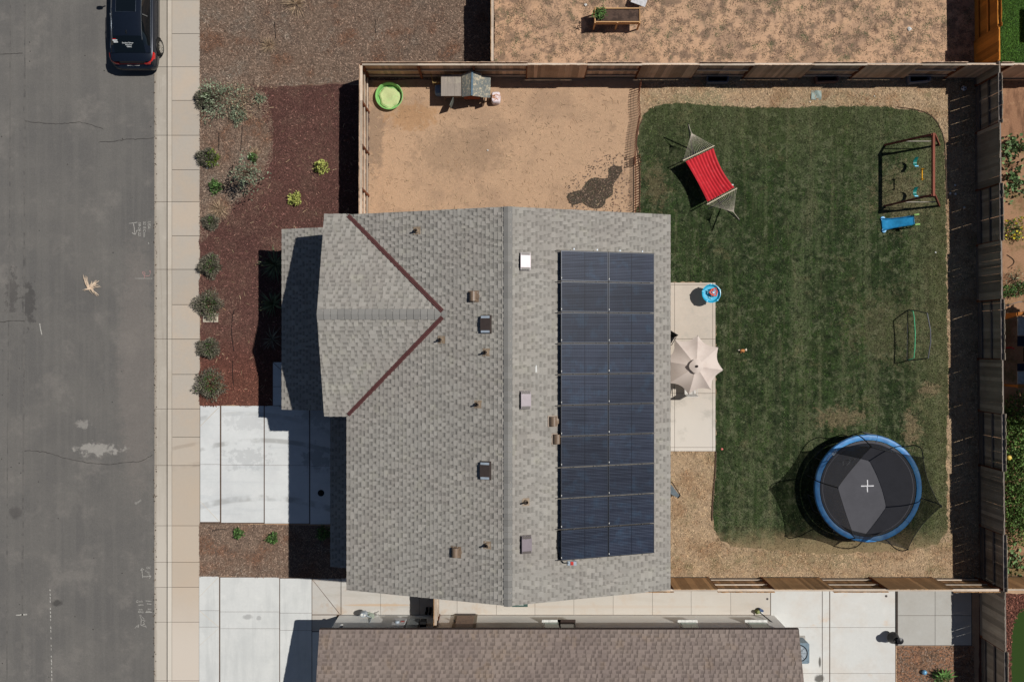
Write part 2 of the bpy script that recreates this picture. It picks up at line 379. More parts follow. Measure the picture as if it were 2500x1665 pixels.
# ------------------------------------------------------------------ ground sheets
g = MB(); g.prism([(-400,-400),(400,-400),(400,400),(-400,400)], -.6, -.2)
structure('ground', g, MS('far_ground', C(150,130,105), .95, scale=.2))
def sheet(name, pts, z, mat, step=.4, amp=.05, world=None, label=None, low=.12):
    poly = world or rag_poly(pts, step, amp, 0)
    mb = MB(); mb.prism(poly, z-low, z); return structure(name, mb, mat, label=label), poly
RZ = -.14      # road level; kerb top and pavement at 0
road = MB(); road.prism([(-26.5,-120),(cx(376),-120),(cx(376),120),(-26.5,120)], RZ-.1, RZ)
road_o = structure('road', road, m_asph)
sheet('far_verge', 0, 0, MS('verge', C(140,125,105), .95, scale=1), world=[(-60,-120),(-26.9,-120),(-26.9,120),(-60,120)])
sheet('yard_soil', 0, 0.0, m_dirt, world=[(cx(488.5),-120),(110,-120),(110,120),(cx(488.5),120)], low=.2)
def mark(name, pts, wd, mat, z=None, lab=None):
    mb = MB(); mb.ribbon([(*P(px, py, RZ), (RZ if z is None else z)+.004) for px, py in pts], wd)
    o = add(name, mb, mat, road_o); return o
def jag(pts, amp=2.5, step=9):
    out = []
    for (a, b) in zip(pts[:-1], pts[1:]):
        L = math.hypot(b[0]-a[0], b[1]-a[1]); k = max(1, int(L/step))
        for j in range(k):
            t = j/k; out.append((a[0]+(b[0]-a[0])*t+random.uniform(-.3,.3)*amp, a[1]+(b[1]-a[1])*t+random.uniform(-1,1)*amp*.5))
    return out+[pts[-1]]
mark('asphalt_seam', jag([(62,-300),(60,300),(59,800),(55,1400),(53,2000)], 1.2, 40), .085, m_seam)
mark('asphalt_seam', jag([(26,-300),(24,500),(18,1100),(16,2000)], 1.2, 40), .05, m_seam)
for c in ([(-20,135),(20,133),(55,131)], [(62,297),(95,300),(130,303),(165,302),(195,299),(225,306),(252,316)], [(240,348),(270,346),(310,341),(345,340),(376,337)],
          [(-30,787),(10,786),(40,783),(60,784)], [(60,1100),(110,1103),(160,1119),(215,1129),(265,1134),(300,1130),(345,1126),(372,1110)]):
    mark('crack', jag(c, 2.2, 6), .022, m_crack)
mark('lane_mark', [(39,1501),(66,1499)], .05, m_chalk)
for y in range(1438, 1700, 9):
    if random.random() < .8: mark('chalk_dash', [(122+(y-1440)*.02, y), (122+(y-1440)*.02+.6, y+random.uniform(4,7))], .035, m_chalk)
mark('chalk_line', [(97,790),(99,803),(102,817)], .045, m_chalk)
# utility chalk writing along the gutter
def chalk_text(txt, px, py, size, rot=-pi/2, mat=m_chalk, shear=.1):
    text_mesh('chalk_writing', txt, size, mat, road_o, (*P(px, py, RZ), RZ+.005), (0, 0, rot), shear, sp=1.05)
chalk_text('USA', 361, 540, .17); chalk_text('S2 8:Com', 350, 541, .155); chalk_text('08-28-22', 338, 543, .15)
for pts in ([(315,546),(325,545),(336,543)], [(326,546),(328,558),(329,572)], [(322,568),(326,571),(330,573),(335,562)], [(362,593),(364,597)],
            [(348,1410),(348,1404),(346,1387)], [(343,1392),(347,1386),(352,1391)], [(349,1407),(358,1407),(368,1406)], [(363,1401),(369,1406),(365,1411)],
            [(356,1466),(370,1467)], [(359,1473),(370,1474)], [(361,1486),(369,1486)], [(357,1491),(369,1491)], [(355,1494),(372,1494)],
            [(340,1502),(343,1500),(345,1503),(342,1505),(345,1510),(344,1525),(352,1528),(356,1527),(357,1532)], [(346,1505),(352,1510),(347,1513),(355,1514),(350,1519),(354,1522),(348,1524)],
            [(329,1533),(335,1527),(339,1524),(337,1531)]):
    mark('chalk_line', pts, .022, m_chalk)
chalk_text('OC', 357, 1388, .13, 0); chalk_text('KA35', 354, 1394, .09, -.5); chalk_text('Curb', 332, 1470, .13, 0); chalk_text('6Ain', 338, 1478, .11, 0)
chalk_text('mm', 338, 1489, .11, 0); chalk_text('Only', 337, 1495, .12, 0); chalk_text('Scott', 331, 1232, .14, .6)
for pts in ([(349,664),(352,663),(354,667),(353,673),(350,670),(348,666),(349,664)], [(353,680),(353,674),(364,674),(367,668),(366,660)]):
    mark('chalk_line', pts, .025, m_pink)
mark('chalk_line', [(330,680),(345,680),(372,680)], .016, m_chalk)

# ------------------------------------------------------------------ kerb, gutter, pavement: every slab its own piece
def slab(parent, name, quad, z0, z1, mat, gap=.012, world=None):
    """quad in photograph points on the ground, shrunk by the joint"""
    pts = [Vector(P(*q, z1)) for q in quad] if world is None else [Vector(q) for q in world]
    c = sum(pts, Vector((0, 0)))/len(pts)
    out = []
    for p in pts:
        d = p-c; out.append((p.x-math.copysign(min(gap, abs(d.x)), d.x), p.y-math.copysign(min(gap, abs(d.y)), d.y)))
    mb = MB(); mb.prism(out, z0, z1)
    return add(name, mb, mat, parent)
def setting(name, poly, z, mat, label=None):
    mb = MB(); mb.prism(poly, z-.12, z); return structure(name, mb, mat, label=label)
J1 = [-80,1,83,164,246,331,415,493,576,658,744,828,914,998,1067,1136,1283,1372,1433,1518,1661,1745]
J2 = [-165,1,164,331,493,658,828,998,1136,1283,1372,1433,1518,1661,1745]
base = [(cx(376)+.01,-60),(cx(488),-60),(cx(488),60),(cx(376)+.01,60)]
pave = setting('pavement', base, -.16, m_joint)
for a, b in zip(J2[:-1], J2[1:]):
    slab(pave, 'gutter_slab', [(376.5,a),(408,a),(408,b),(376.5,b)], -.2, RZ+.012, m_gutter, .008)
    slab(pave, 'kerb_stone', [(408.5,a),(419.5,a),(419.5,b),(408.5,b)], -.2, .0, m_kerb, .008)
for a, b in zip(J1[:-1], J1[1:]):
    slab(pave, 'paving_slab', [(419.5,a),(488,a),(488,b),(419.5,b)], -.2, .004, m_walk, .009)
for (x0, y0, y1) in ((0, -2500, -80), (0, 1745, 4000)):
    slab(pave, 'paving_slab', [(408.5,y0),(488,y0),(488,y1),(408.5,y1)], -.2, .002, m_walk, .009)
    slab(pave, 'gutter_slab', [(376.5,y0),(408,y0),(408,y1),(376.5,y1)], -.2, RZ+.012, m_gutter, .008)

# grit collected along the gutter edge
x, y = scatter_pts([P(373,-20),P(380,-20),P(379,1690),P(371,1690)], 60); o = np_mesh('gutter_grit', chips(x, y, RZ, RZ+.008, .05, .03, .3), 4, RS.choice([.25,.4,.6], len(x)), MS('grit', C(120,104,88), .95, attr=True), pave)
# neighbour lot, mulch beds, lawn
ndirt_o, nd_poly = sheet('neighbour_yard', [(1205,-2000),(2379,-2000),(2379,190),(1205,190)], .004, m_ndirt, amp=0)
tan_o, tan_poly = sheet('faded_mulch_bed', [(488.5,-1200),(1207,-1200),(1207,190),(1160,196),(900,196),(899,205),(832,208),(700,215),(700,600),(488.5,600)], .004, m_tan, .5, .03)
red_o, red_poly = sheet('red_mulch_bed', [(598,207),(700,210),(832,207),(899,206),(899,520),(905,620),(905,990),(488.5,990),(488.5,552),(530,545),(560,505),(600,470),(640,430),(655,380),(662,330),(640,285),(640,262),(655,240),(630,222)], .009, m_red, .22, .06)
strip_o, strip_poly = sheet('front_mulch_strip', [(487,1277),(640,1280),(850,1284),(850,1412),(640,1409),(487,1406)], .008, m_tan, .3, .02)
pxp = lambda p: [P(*q) for q in p]
def cut(poly, x0, x1, y0, y1): return poly
view_tan = [P(488.5,-20), P(1207,-20), P(1207,190), P(900,196), P(640,215), P(655,250), P(668,300), P(665,390), P(640,440), P(575,505), P(488.5,600)]
x, y = scatter_pts(view_tan, 900); np_mesh('wood_chips', chips(x, y, .004, .018, .075, .016), 4, RS.choice([.35,.55,.7,.85,1.05,1.5], len(x), p=[.2,.25,.2,.17,.12,.06]), m_chipt, tan_o)
x, y = scatter_pts(strip_poly, 800); np_mesh('wood_chips', chips(x, y, .008, .02, .07, .016), 4, RS.choice([.35,.55,.75,.9,1.1,1.5], len(x), p=[.2,.25,.2,.17,.12,.06]), m_chipt, strip_o)
x, y = scatter_pts(red_poly, 900, [pxp([(664,882),(762,882),(762,992),(664,992)])]); np_mesh('wood_chips', chips(x, y, .009, .022, .065, .014), 4, RS.choice([.35,.55,.72,.9,1.3,2.1], len(x), p=[.2,.27,.24,.2,.06,.03]), m_chipr, red_o)

dry_pts = [(1562,188),(2385,188),(2388,1410),(1545,1410),(1545,1000),(1562,520)]
dry_o, dry_poly = sheet('dry_grass_border', dry_pts, .008, m_dryg, amp=0)
lawn_pts = [(1552,700),(1552,520),(1560,500),(1562,413),(1556,344),(1561,310),(1574,277),(1594,262),(1620,254),(1660,252),(1800,262),(1900,263),(2000,261),(2143,260),(2228,268),(2266,277),(2285,293),(2298,318),(2305,345),(2308,420),(2311,700),(2315,900),(2311,1150),(2313,1290),(2290,1330),(2200,1345),(2000,1352),(1800,1335),(1760,1320),(1742,1290),(1738,1250),(1745,1200),(1747,1102),(1747,690),(1640,690)]
lawn_o, lawn_poly = sheet('lawn', lawn_pts, .016, m_lawn, .14, .055)
x, y = scatter_pts(lawn_poly, 950)
fade = np.clip((y-cy(1345))/(cy(1270)-cy(1345)), .25, 1); m = RS.rand(len(x)) < fade; x, y = x[m], y[m]
x = x+RS.normal(0, .05, len(x)); y = y+RS.normal(0, .06, len(y)); m = ~inpoly(pxp([(1637,689),(1746,689),(1746,1102),(1637,1102)]), x, y); x, y = x[m], y[m]
np_mesh('grass', blades(x, y, .016, .065, .012, .55), 3, RS.choice([.3,.55,.8,1.1,1.6,2.4], len(x), p=[.17,.24,.24,.19,.12,.04]), m_blade, lawn_o)
x, y = scatter_pts(dry_poly, 520, [[P(*q) for q in lawn_pts], [P(*q) for q in ((1637,689),(1748,689),(1748,1102),(1637,1102))]])
np_mesh('dry_grass', blades(x, y, .01, .12, .012, .28), 3, RS.choice([.35,.6,.9,1.15,1.4], len(x), p=[.2,.2,.25,.2,.15]), m_straw, dry_o)
x, y = scatter_pts([P(*q) for q in ((1207,-30),(2379,-30),(2379,150),(1207,150))], 44)
nx = np.repeat(x, 26)+RS.normal(0, .075, len(x)*26); ny = np.repeat(y, 26)+RS.normal(0, .075, len(x)*26)
k = RS.rand(len(x)) ; k = np.repeat(k, 26); nx, ny = nx[k < .6], ny[k < .6]
np_mesh('low_weeds', blades(nx, ny, .006, .05, .014, .25), 3, RS.choice([.35,.6,.85,1.2], len(nx), p=[.3,.3,.25,.15]), m_weed, ndirt_o)
x, y = scatter_pts(red_poly, 2.5, [pxp([(664,882),(762,882),(762,992),(664,992)])]); np_mesh('blown_straw', chips(x, y, .02, .03, .16, .012, .1), 4, RS.choice([.6,.9,1.1], len(x)), m_straw, red_o)
# twigs, straw and pebbles on the dirt yard
dog_poly = [P(*q) for q in ((902,196),(1545,196),(1540,525),(902,525))]
x, y = scatter_pts(dog_poly, 26); np_mesh('loose_straw', chips(x, y, .004, .012, .13, .008, .1), 4, RS.choice([.45,.7,1.,1.25], len(x)), m_straw, None)['label'] = 'loose straw and twigs lying on the bare dirt yard'
x, y = scatter_pts([P(*q) for q in ((1380,450),(1460,380),(1530,375),(1545,520),(1400,520),(1385,480))], 90); 
np_mesh('pebbles', chips(x, y, .004, .016, .045, .035, .6), 4, RS.choice([.4,.6,.8,1.], len(x)), m_chipt, None)['label'] = 'loose pebbles around the dark wet gravel patch'
gp = [(1250+a/2.904, b/2.904) for a, b in ((388,1400),(400,1372),(440,1360),(490,1350),(512,1315),(545,1275),(585,1260),(640,1268),(680,1266),(686,1230),(680,1200),(710,1178),(750,1178),(775,1182),(784,1215),(750,1265),(725,1300),(715,1330),(714,1380),(690,1400),(665,1415),(660,1445),(640,1468),(600,1482),(560,1475),(520,1455),(500,1440),(440,1455),(405,1440))]
grav_o, grav_poly = sheet('gravel_patch', gp, .012, m_gravel, .12, .015, low=.05)
x, y = scatter_pts(grav_poly, 1100); np_mesh('gravel', chips(x, y, .008, .016, .035, .025, .4), 4, RS.choice([.2,.28,.36,.8], len(x), p=[.35,.35,.26,.04]), m_chipt, grav_o)

# ------------------------------------------------------------------ concrete: driveways, walks, patios
def quads(parent, name, xs, ys, z0, z1, mat, gap=.008, skip=()):
    for i in range(len(xs)-1):
        for j in range(len(ys)-1):
            if (i, j) in skip: continue
            slab(parent, name, [(xs[i],ys[j]),(xs[i+1],ys[j]),(xs[i+1],ys[j+1]),(xs[i],ys[j+1])], z0, z1, mat, gap)
def pxpoly(p): return [P(*q) for q in p]
dw = setting('driveway', pxpoly([(488.5,990.5),(905,990.5),(905,1278),(488.5,1278)]), .008, m_joint, 'pale concrete driveway below the grey roofed house')
ys = [(990.5,992,993),(1133,1137,1138),(1276,1279,1280)]
for i, (x0, x1) in enumerate([(488.5,537),(540,644),(646,755),(757,860)]):
    yb = [990.5, 1133.5+i*1.2, 1274+i*1.8]
    quads(dw, 'concrete_slab', [x0, x1], yb, -.05, .022, m_drive, .006)
for q in ([(488.5,1041),(536,993)], [(488.5,1222),(536,1273)]):
    mb = MB(); mb.ribbon([(*P(*q[0]), .026), (*P(*q[1]), .026)], .02); add('expansion_joint', mb, m_kerb, dw)
pth = setting('entry_path', pxpoly([(666,884),(760,884),(760,990),(666,990)]), .012, m_joint)
quads(pth, 'concrete_slab', [666,760], [884,944,990], -.05, .03, m_drive, .008)
for q in ([(666,884),(689,905)],):
    mb = MB(); mb.ribbon([(*P(*q[0]), .034), (*P(*q[1]), .034)], .02); add('expansion_joint', mb, m_joint, pth)
dw2 = setting('second_driveway', pxpoly([(486,1407),(1055,1414),(1055,1501),(1055,2400),(486,2400)]), .006, m_joint, 'very pale concrete driveway beside the brown roofed house')
for i, (x0, x1) in enumerate([(486,535),(537.5,682),(683.5,761)]):
    yb = [1406.5+i*2.5, 1490+i*3, 1530+i*4, 1800]
    quads(dw2, 'concrete_slab', [x0, x1], yb, -.05, .02, m_drive2, .006)
quads(dw2, 'concrete_slab', [762, 832], [1412, 1499.5], -.05, .02, m_side, .005); quads(dw2, 'concrete_slab', [762, 822], [1501, 1540.5], -.05, .02, m_side, .005)
quads(dw2, 'concrete_slab', [762, 822], [1542, 1800], -.05, .02, m_drive2, .005)
for q in ([(487,1456),(534,1408)], [(487,1489),(534,1529)], [(487,1575),(534,1533)], [(763,1414),(829,1497)]):
    mb = MB(); mb.ribbon([(*P(*q[0]), .025), (*P(*q[1]), .025)], .022); add('expansion_joint', mb, m_kerb if q[0][0] < 500 else m_joint, dw2)
sw = setting('side_path', pxpoly([(831,1410),(1885,1410),(1885,1502),(831,1502)]), .006, m_joint, 'long concrete side path between the fence and the brown roofed house')
quads(sw, 'concrete_slab', [833,929,1024,1116,1212,1306,1401,1497,1593,1687.5,1784,1881], [1411,1500.5], -.05, .022, m_side, .006)
rp = setting('rear_patio', pxpoly([(1881,1412),(2187,1412),(2187,2300),(1881,2300)]), .006, m_joint, 'large pale concrete patio behind the brown roofed house')
for (x0, x1) in ((1882,2007),(2008,2025),(2026.5,2186)):
    quads(rp, 'concrete_slab', [x0, x1], [1412,1531,1643,1760], -.05, .022, m_patio2, .006)
gs = setting('grey_slab', pxpoly([(2187,1440),(2373,1440),(2373,1576),(2187,1576)]), .006, m_joint, 'grey concrete pad in the corner against the tall fence')
quads(gs, 'concrete_slab', [2191,2283,2372], [1440,1502,1575], -.05, .03, m_slab3, .008)
pt = setting('patio', pxpoly([(1552,690),(1747,690),(1747,1102),(1552,1102)]), .010, m_joint, 'concrete patio strip beside the grey roofed house')
quads(pt, 'concrete_slab', [1552,1647,1740,1747], [690,695.5,827.5,960,1092,1101.5], -.05, .034, m_patio, .007)
dd = MB(); dd.prism(pxpoly([(2190,1577),(2378,1577),(2378,1700),(2190,1700)]), -.1, .008)
structure('side_yard_soil', dd, ML('pebbly_soil', C(150,110,84), [('n', C(110,88,68), 1.2, .45, .62, .8, 6), ('n', C(176,136,108), 3, .5, .7, .7), ('s', C(190,170,150), 12, .16, .8, .75), ('g', None, 26, .3)], rough=.97, bump=.8, bscale=26))
x, y = scatter_pts(pxpoly([(2190,1577),(2378,1577),(2378,1690),(2190,1690)]), 500); o = np_mesh('pebbles', chips(x, y, .008, .02, .04, .03, .6), 4, RS.choice([.35,.6,.85,1.1], len(x), p=[.3,.3,.25,.15]), m_chipt, None); o['label'] = 'small pebbles scattered over the brown soil by the grey pad'
edge = MB(); edge.prism(pxpoly([(2186.5,1440),(2190.5,1440),(2190.5,1574),(2186.5,1574)]), 0, .07)
tag(add('wooden_edging', edge, MS('dark_edging', C(70,62,56), .8)), 'dark narrow edging board between the pale patio and the grey concrete pad', 'edging')
# metal lawn edging, two visible runs
m_edg = MS('brown_edging', C(86,62,44), .6)
e1 = MB(); e1.tube([(*P(px, py), .02) for px, py in [(1568,292),(1561,308),(1557,325),(1554,350),(1557,380),(1561,410),(1562,450),(1561,520)]], .018, 6)
tag(add('lawn_edging', e1, m_edg), 'thin curved brown lawn edging beside the low picket fence', 'edging')
e2 = MB(); e2.tube([(*P(px, py), .03) for px, py in [(1747,1102),(1746,1150),(1742,1190),(1739,1230),(1738,1270)]], .03, 6)
tag(add('lawn_edging', e2, m_edg), 'thin dark lawn edging running down from the patio corner', 'edging')
e3 = MB(); e3.tube([(*P(px, py), .025) for px, py in [(2190,262),(2228,267),(2256,274),(2275,285),(2289,302),(2300,325),(2306,350),(2309,420),(2311,500)]], .018, 6)
tag(add('lawn_edging', e3, m_edg), 'thin brown lawn edging around the rounded corner near the swing set', 'edging')
# beyond the tall fence on the right
def side_bed(name, pts, mat, z=.006): return sheet(name, pts, z, mat, .3, .03)
m_rlawn = ML('lush_lawn_soil', C(48,76,26), [('n', C(60,92,32), 1.5, .4, .65, .8), ('g', None, 30, .35)], rough=.95, bump=.8)
m_rblade = ML('lush_grass_blades', C(84,124,46), [('n', C(60,92,34), 1.2, .4, .65, .8)], rough=.7, attr=True)
ra, rap = side_bed('lush_lawn', [(2386,-300),(2900,-300),(2900,165),(2386,165)], m_rlawn)
x, y = scatter_pts([P(*q) for q in ((2386,-30),(2560,-30),(2560,165),(2386,165))], 1200); np_mesh('grass', blades(x, y, .01, .09, .016, .5), 3, RS.choice([.4,.7,1.,1.5], len(x), p=[.25,.35,.28,.12]), m_rblade, ra)
side_bed('turned_soil', [(2388,165),(2700,165),(2700,350),(2388,350)], ML('turned_soil', C(150,112,86), [('n', C(112,82,62), 1.2, .45, .6, .8, 5, (2.5, .6, 1)), ('n', C(168,130,100), 2., .5, .7, .7), ('g', None, 26, .25)], rough=.97, bump=1., bscale=14))
side_bed('vegetable_bed_soil', [(2388,350),(2700,350),(2700,1440),(2388,1440)], ML('bed_soil', C(160,124,96), [('n', C(110,98,62), .9, .5, .62, .8, 5), ('n', C(120,86,62), 1.3, .5, .65, .7), ('g', None, 26, .28)], rough=.97, bump=.8))
side_bed('corner_mulch', [(2390,1449),(2700,1449),(2700,1800),(2390,1800)], m_red)
rt, rtp = side_bed('synthetic_turf', [(2700,1480),(2700,1800),(2468,1800),(2467,1640),(2468,1560),(2473,1520),(2488,1490),(2510,1478)], ML('synthetic_turf', C(44,66,22), [('g', None, 40, .2)], rough=.95), .012)
x, y = scatter_pts(pxpoly([(2395,1449),(2520,1449),(2520,1480),(2485,1495),(2470,1540),(2468,1690),(2395,1690)]), 500); o = np_mesh('wood_chips', chips(x, y, .01, .03, .08, .022), 4, RS.choice([.3,.6,.9,1.3,2.], len(x), p=[.3,.3,.2,.14,.06]), m_chipr, None); o['label'] = 'red wood chips between the fence corner and dark turf'
# ------------------------------------------------------------------ houses
def frame_m(o, u, w_, n): 
    return Matrix(((u[0], w_[0], n[0], o[0]), (u[1], w_[1], n[1], o[1]), (u[2], w_[2], n[2], o[2]), (0, 0, 0, 1)))
EXP = .143
TW = [.09, .12, .15, .19, .25]; TV = [.92, .96, 1.0, 1.03, 1.07, 1.11]
tooth_cache = {}
def tooth_mesh(wi, vi, mat):
    k = (wi, vi, mat.name)
    if k not in tooth_cache:
        mb = MB(); tooth(mb, 0, TW[wi], TW[wi], 0, 0, EXP+.004, TV[vi]); me = mesh_of(mb, 'shingle'); me.materials.append(mat); tooth_cache[k] = me
    return tooth_cache[k]
def tooth(mb, a0, b0, b1, a1, w0, w1, v, F=lambda u, w_, n: (u, w_, n)):
    lo, hi = .028, .010
    vs = [F(a0,w0,lo), F(b0,w0,lo), F(b1,w1,hi), F(a1,w1,hi), F(a0,w0,.004), F(b0,w0,.004), F(b1,w1,.0), F(a1,w1,.0)]
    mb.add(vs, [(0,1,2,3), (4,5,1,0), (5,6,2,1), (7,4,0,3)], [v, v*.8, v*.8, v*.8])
def shingle_slope(house, org, U, W, Lw, intervals, mat, singles=0, rnd=random, first_course=None):
    """courses run along U, climb along W. intervals(w)->[(a,b)..]. returns number of single shingles used"""
    U = Vector(U).normalized(); W = Vector(W).normalized(); N = U.cross(W).normalized()
    if N.z < 0: N = -N
    O = Vector(org); flip = U.cross(W).z < 0
    F = lambda u, w_, n: O+U*u+W*w_+N*n
    mb = MB(); nc = int(round(Lw/EXP)); used = 0
    order = list(range(nc))
    single_set = set()
    for ci in order:
        w0 = ci*EXP; w1 = min(Lw, w0+EXP+.012); iv0 = intervals(w0); iv1 = intervals(min(Lw, w0+EXP))
        for (A0, B0), (A1, B1) in zip(iv0, iv1):
            if B0-A0 < .02 and B1-A1 < .02: continue
            lo = min(A0, A1); hi = max(B0, B1); u = lo-rnd.uniform(0, .5)
            ca = lambda q, A, B: max(A, min(B, q))
            tone = rnd.uniform(.96, 1.03)
            while u < hi:
                wi = rnd.randrange(len(TW)); wd = TW[wi]; gp_ = rnd.choice([.07, .09, .12, .15, .19]); vi = rnd.randrange(len(TV)); a, b = u, u+wd
                a0, b0, a1, b1 = ca(a, A0, B0), ca(b, A0, B0), ca(a, A1, B1), ca(b, A1, B1)
                full = (a0 == a and b0 == b and a1 == a and b1 == b and w1 < Lw)
                if full and used < singles and ci >= nc-first_course:
                    M4 = frame_m(F(u, w0, 0), U, W, N) if not flip else frame_m(F(u, w0, 0), U, W, N)
                    link('shingle', tooth_mesh(wi, vi, mat), None, house, True, M4); used += 1
                elif b0-a0 > .01 or b1-a1 > .01:
                    tooth(mb, a0, b0, b1, a1, w0, w1, TV[vi], F)
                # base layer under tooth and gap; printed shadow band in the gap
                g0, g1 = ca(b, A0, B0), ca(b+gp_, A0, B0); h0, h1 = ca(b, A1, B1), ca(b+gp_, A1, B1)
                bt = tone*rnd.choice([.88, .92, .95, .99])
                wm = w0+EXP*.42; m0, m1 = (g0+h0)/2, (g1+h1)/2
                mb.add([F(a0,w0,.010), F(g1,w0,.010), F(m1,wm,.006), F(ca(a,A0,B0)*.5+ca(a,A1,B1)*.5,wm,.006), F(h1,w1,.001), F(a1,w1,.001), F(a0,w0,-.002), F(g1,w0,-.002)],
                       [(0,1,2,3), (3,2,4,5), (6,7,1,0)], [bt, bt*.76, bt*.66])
                u += wd+gp_
    if flip:
        mb.f = [tuple(reversed(f)) for f in mb.f]
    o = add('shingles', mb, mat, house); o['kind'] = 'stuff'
    return used
def caps(house, a, b, mat, wdt=.30, exp=.2, slope=.324):
    """ridge caps: folded pieces overlapping along the ridge"""
    a = Vector(a); b = Vector(b); d = (b-a); L = d.length; d.normalize(); s_ = Vector((-d.y, d.x, 0)); n = int(L/exp)
    ms = []
    for vi in range(5):
        mb = MB(); v = [.86,.9,.94,.98,1.02][vi]; h = wdt/2; dz = -h*slope
        vs = []
        for (t, l) in ((0, .045), (exp+.03, .02)):
            vs += [(t, -h, dz+l), (t, 0, l), (t, h, dz+l)]
        vs += [(0, -h, dz+l-.03), (0, 0, l-.03), (0, h, dz+l-.03)]
        mb.add(vs, [(0,3,4,1), (1,4,5,2), (6,0,1,7), (7,1,2,8)], [v, v, v*.7, v*.7])
        mb.f = [tuple(reversed(f)) for f in mb.f]
        me = mesh_of(mb, 'ridge_cap'); me.materials.append(mat); ms.append(me)
    for i in range(n):
        M4 = frame_m(a+d*(i*L/n), d, s_, (0, 0, 1)); link('ridge_cap', random.choice(ms), None, house, True, M4)

GR = [('n', C(155,149,142), .5, .42, .6, .6, 4), ('n', C(166,163,148), 1.6, .55, .7, .4, 4), ('g', None, 60, .12), ('g', None, 5, .05)]
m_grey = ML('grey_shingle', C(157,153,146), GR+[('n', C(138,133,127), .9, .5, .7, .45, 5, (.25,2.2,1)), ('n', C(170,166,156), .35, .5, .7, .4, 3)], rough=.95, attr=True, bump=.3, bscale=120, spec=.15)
m_gcap = ML('grey_ridge_cap', C(136,134,130), [('g', None, 60, .12)], rough=.95, attr=True, spec=.15)
m_brown = ML('brown_shingle', C(140,127,119), [('n', C(128,115,110), .5, .42, .6, .6, 4), ('n', C(142,124,108), 1.6, .55, .7, .5, 4), ('g', None, 60, .12)], rough=.95, attr=True, bump=.3, bscale=120, spec=.15)
m_valley = MS('red_brown_metal', C(98,62,60), .5, 0, .08, spec=.3)
m_fascia = MS('fascia_paint', C(120,108,98), .6)
m_stucco = ML('stucco_wall', C(150,140,126), [('g', None, 20, .06)], rough=.95, bump=.3, bscale=60)
m_white = ML('pale_siding', C(246,246,242), [('n', C(238,234,226), 1., .4, .7, .5), ('g', None, 25, .03)], rough=.9, bump=.2, bscale=50)
m_vbrown = MS('brown_vent_paint', C(70,60,56), .45, 0, .06, spec=.5)
m_duct = MS('brown_duct_paint', C(130,110,92), .45, 0, .08, spec=.5)
m_alu = MS('bright_metal', C(176,188,200), .4, .1, .08, spec=.5); m_flash = MS('tan_flashing', C(150,132,112), .6, 0, .1)
m_glass = MS('window_glass', C(70,92,72), .08, 0, .04, spec=.8)
m_trim = MS('white_trim', C(225,225,220), .5)
m_dark = MS('dark_void', C(24,24,26), .9)
m_conc = MS('plain_concrete', C(170,165,158), .9)

RX = -.13; ZE = 5.6; ZR = 7.43; SL = .324
XW, XE = -5.77, 5.53; YN, YS = 4.41, -8.69
hs = thing('grey_roof_house', 'two storey house with grey shingle roof, dark solar panels and red valley flashing', 'house', (0,-2,0))
th = math.atan(SL); cW = Vector((cos(th), 0, sin(th)))
# walls
wl_ = MB(); wl_.prism([(-5.35,-8.35),(5.15,-8.35),(5.15,4.1),(-5.35,4.1)], 0, 5.62); wl_.prism([(-6.25,-2.3),(-5.35,-2.3),(-5.35,4.08),(-6.25,4.08)], 0, 5.62)
add('wall', wl_, m_stucco, hs)
# gable triangles
gb = MB()
for yy, d in ((4.1,-1),(-8.35,1)):
    gb.prism([(-5.35,5.62),(5.15,5.62),(RX,7.3)], 0, .1)
    n = len(gb.v)
    for i in range(n-6, n):
        a, b, c = gb.v[i]; gb.v[i] = (a, yy+d*c, b)
gb.prism([(-2.3,5.62),(4.08,5.62),(.9,6.65)], 0, .1); n = len(gb.v)
for i in range(n-6, n):
    a, b, c = gb.v[i]; gb.v[i] = (-6.25+c, a, b)
add('gable_wall', gb, m_stucco, hs)
def deck(name, pts, t=.09, mat=m_fascia):
    """pts: 3D outline of the upper face, extruded straight down"""
    mb = MB(); n = len(pts); up = [Vector(p)-Vector((0,0,.012)) for p in pts]; dn = [p-Vector((0,0,t)) for p in up]
    fs = [tuple(range(n)), tuple(reversed(range(n, 2*n)))]+[(i, n+i, n+(i+1) % n, (i+1) % n) for i in range(n)]
    mb.add(up+dn, fs); return add(name, mb, mat, hs if house_now is None else house_now)
house_now = hs
zW = ZR-(RX-XW)*SL; zE = ZR-(XE-RX)*SL
deck('roof_deck', [(XW,YS,zW),(RX,YS,ZR),(RX,YN,ZR),(XW,YN,zW)])
deck('roof_deck', [(RX,YS,ZR),(XE,YS,zE),(XE,YN,zE),(RX,YN,ZR)])
# cross gable
CR = .90; CX0 = -6.56; CH = 3.53; zc = zW+CH*SL; Cin = RX-(ZR-zc)/SL
vx = lambda z: XW+(z-zW)/SL
deck('roof_deck', [(CX0,CR+CH,zW),(CX0-.0,CR,zc),(Cin,CR,zc),(XW,CR+CH,zW)])
deck('roof_deck', [(CX0,CR,zc),(CX0,CR-CH,zW),(XW,CR-CH,zW),(Cin,CR,zc)])
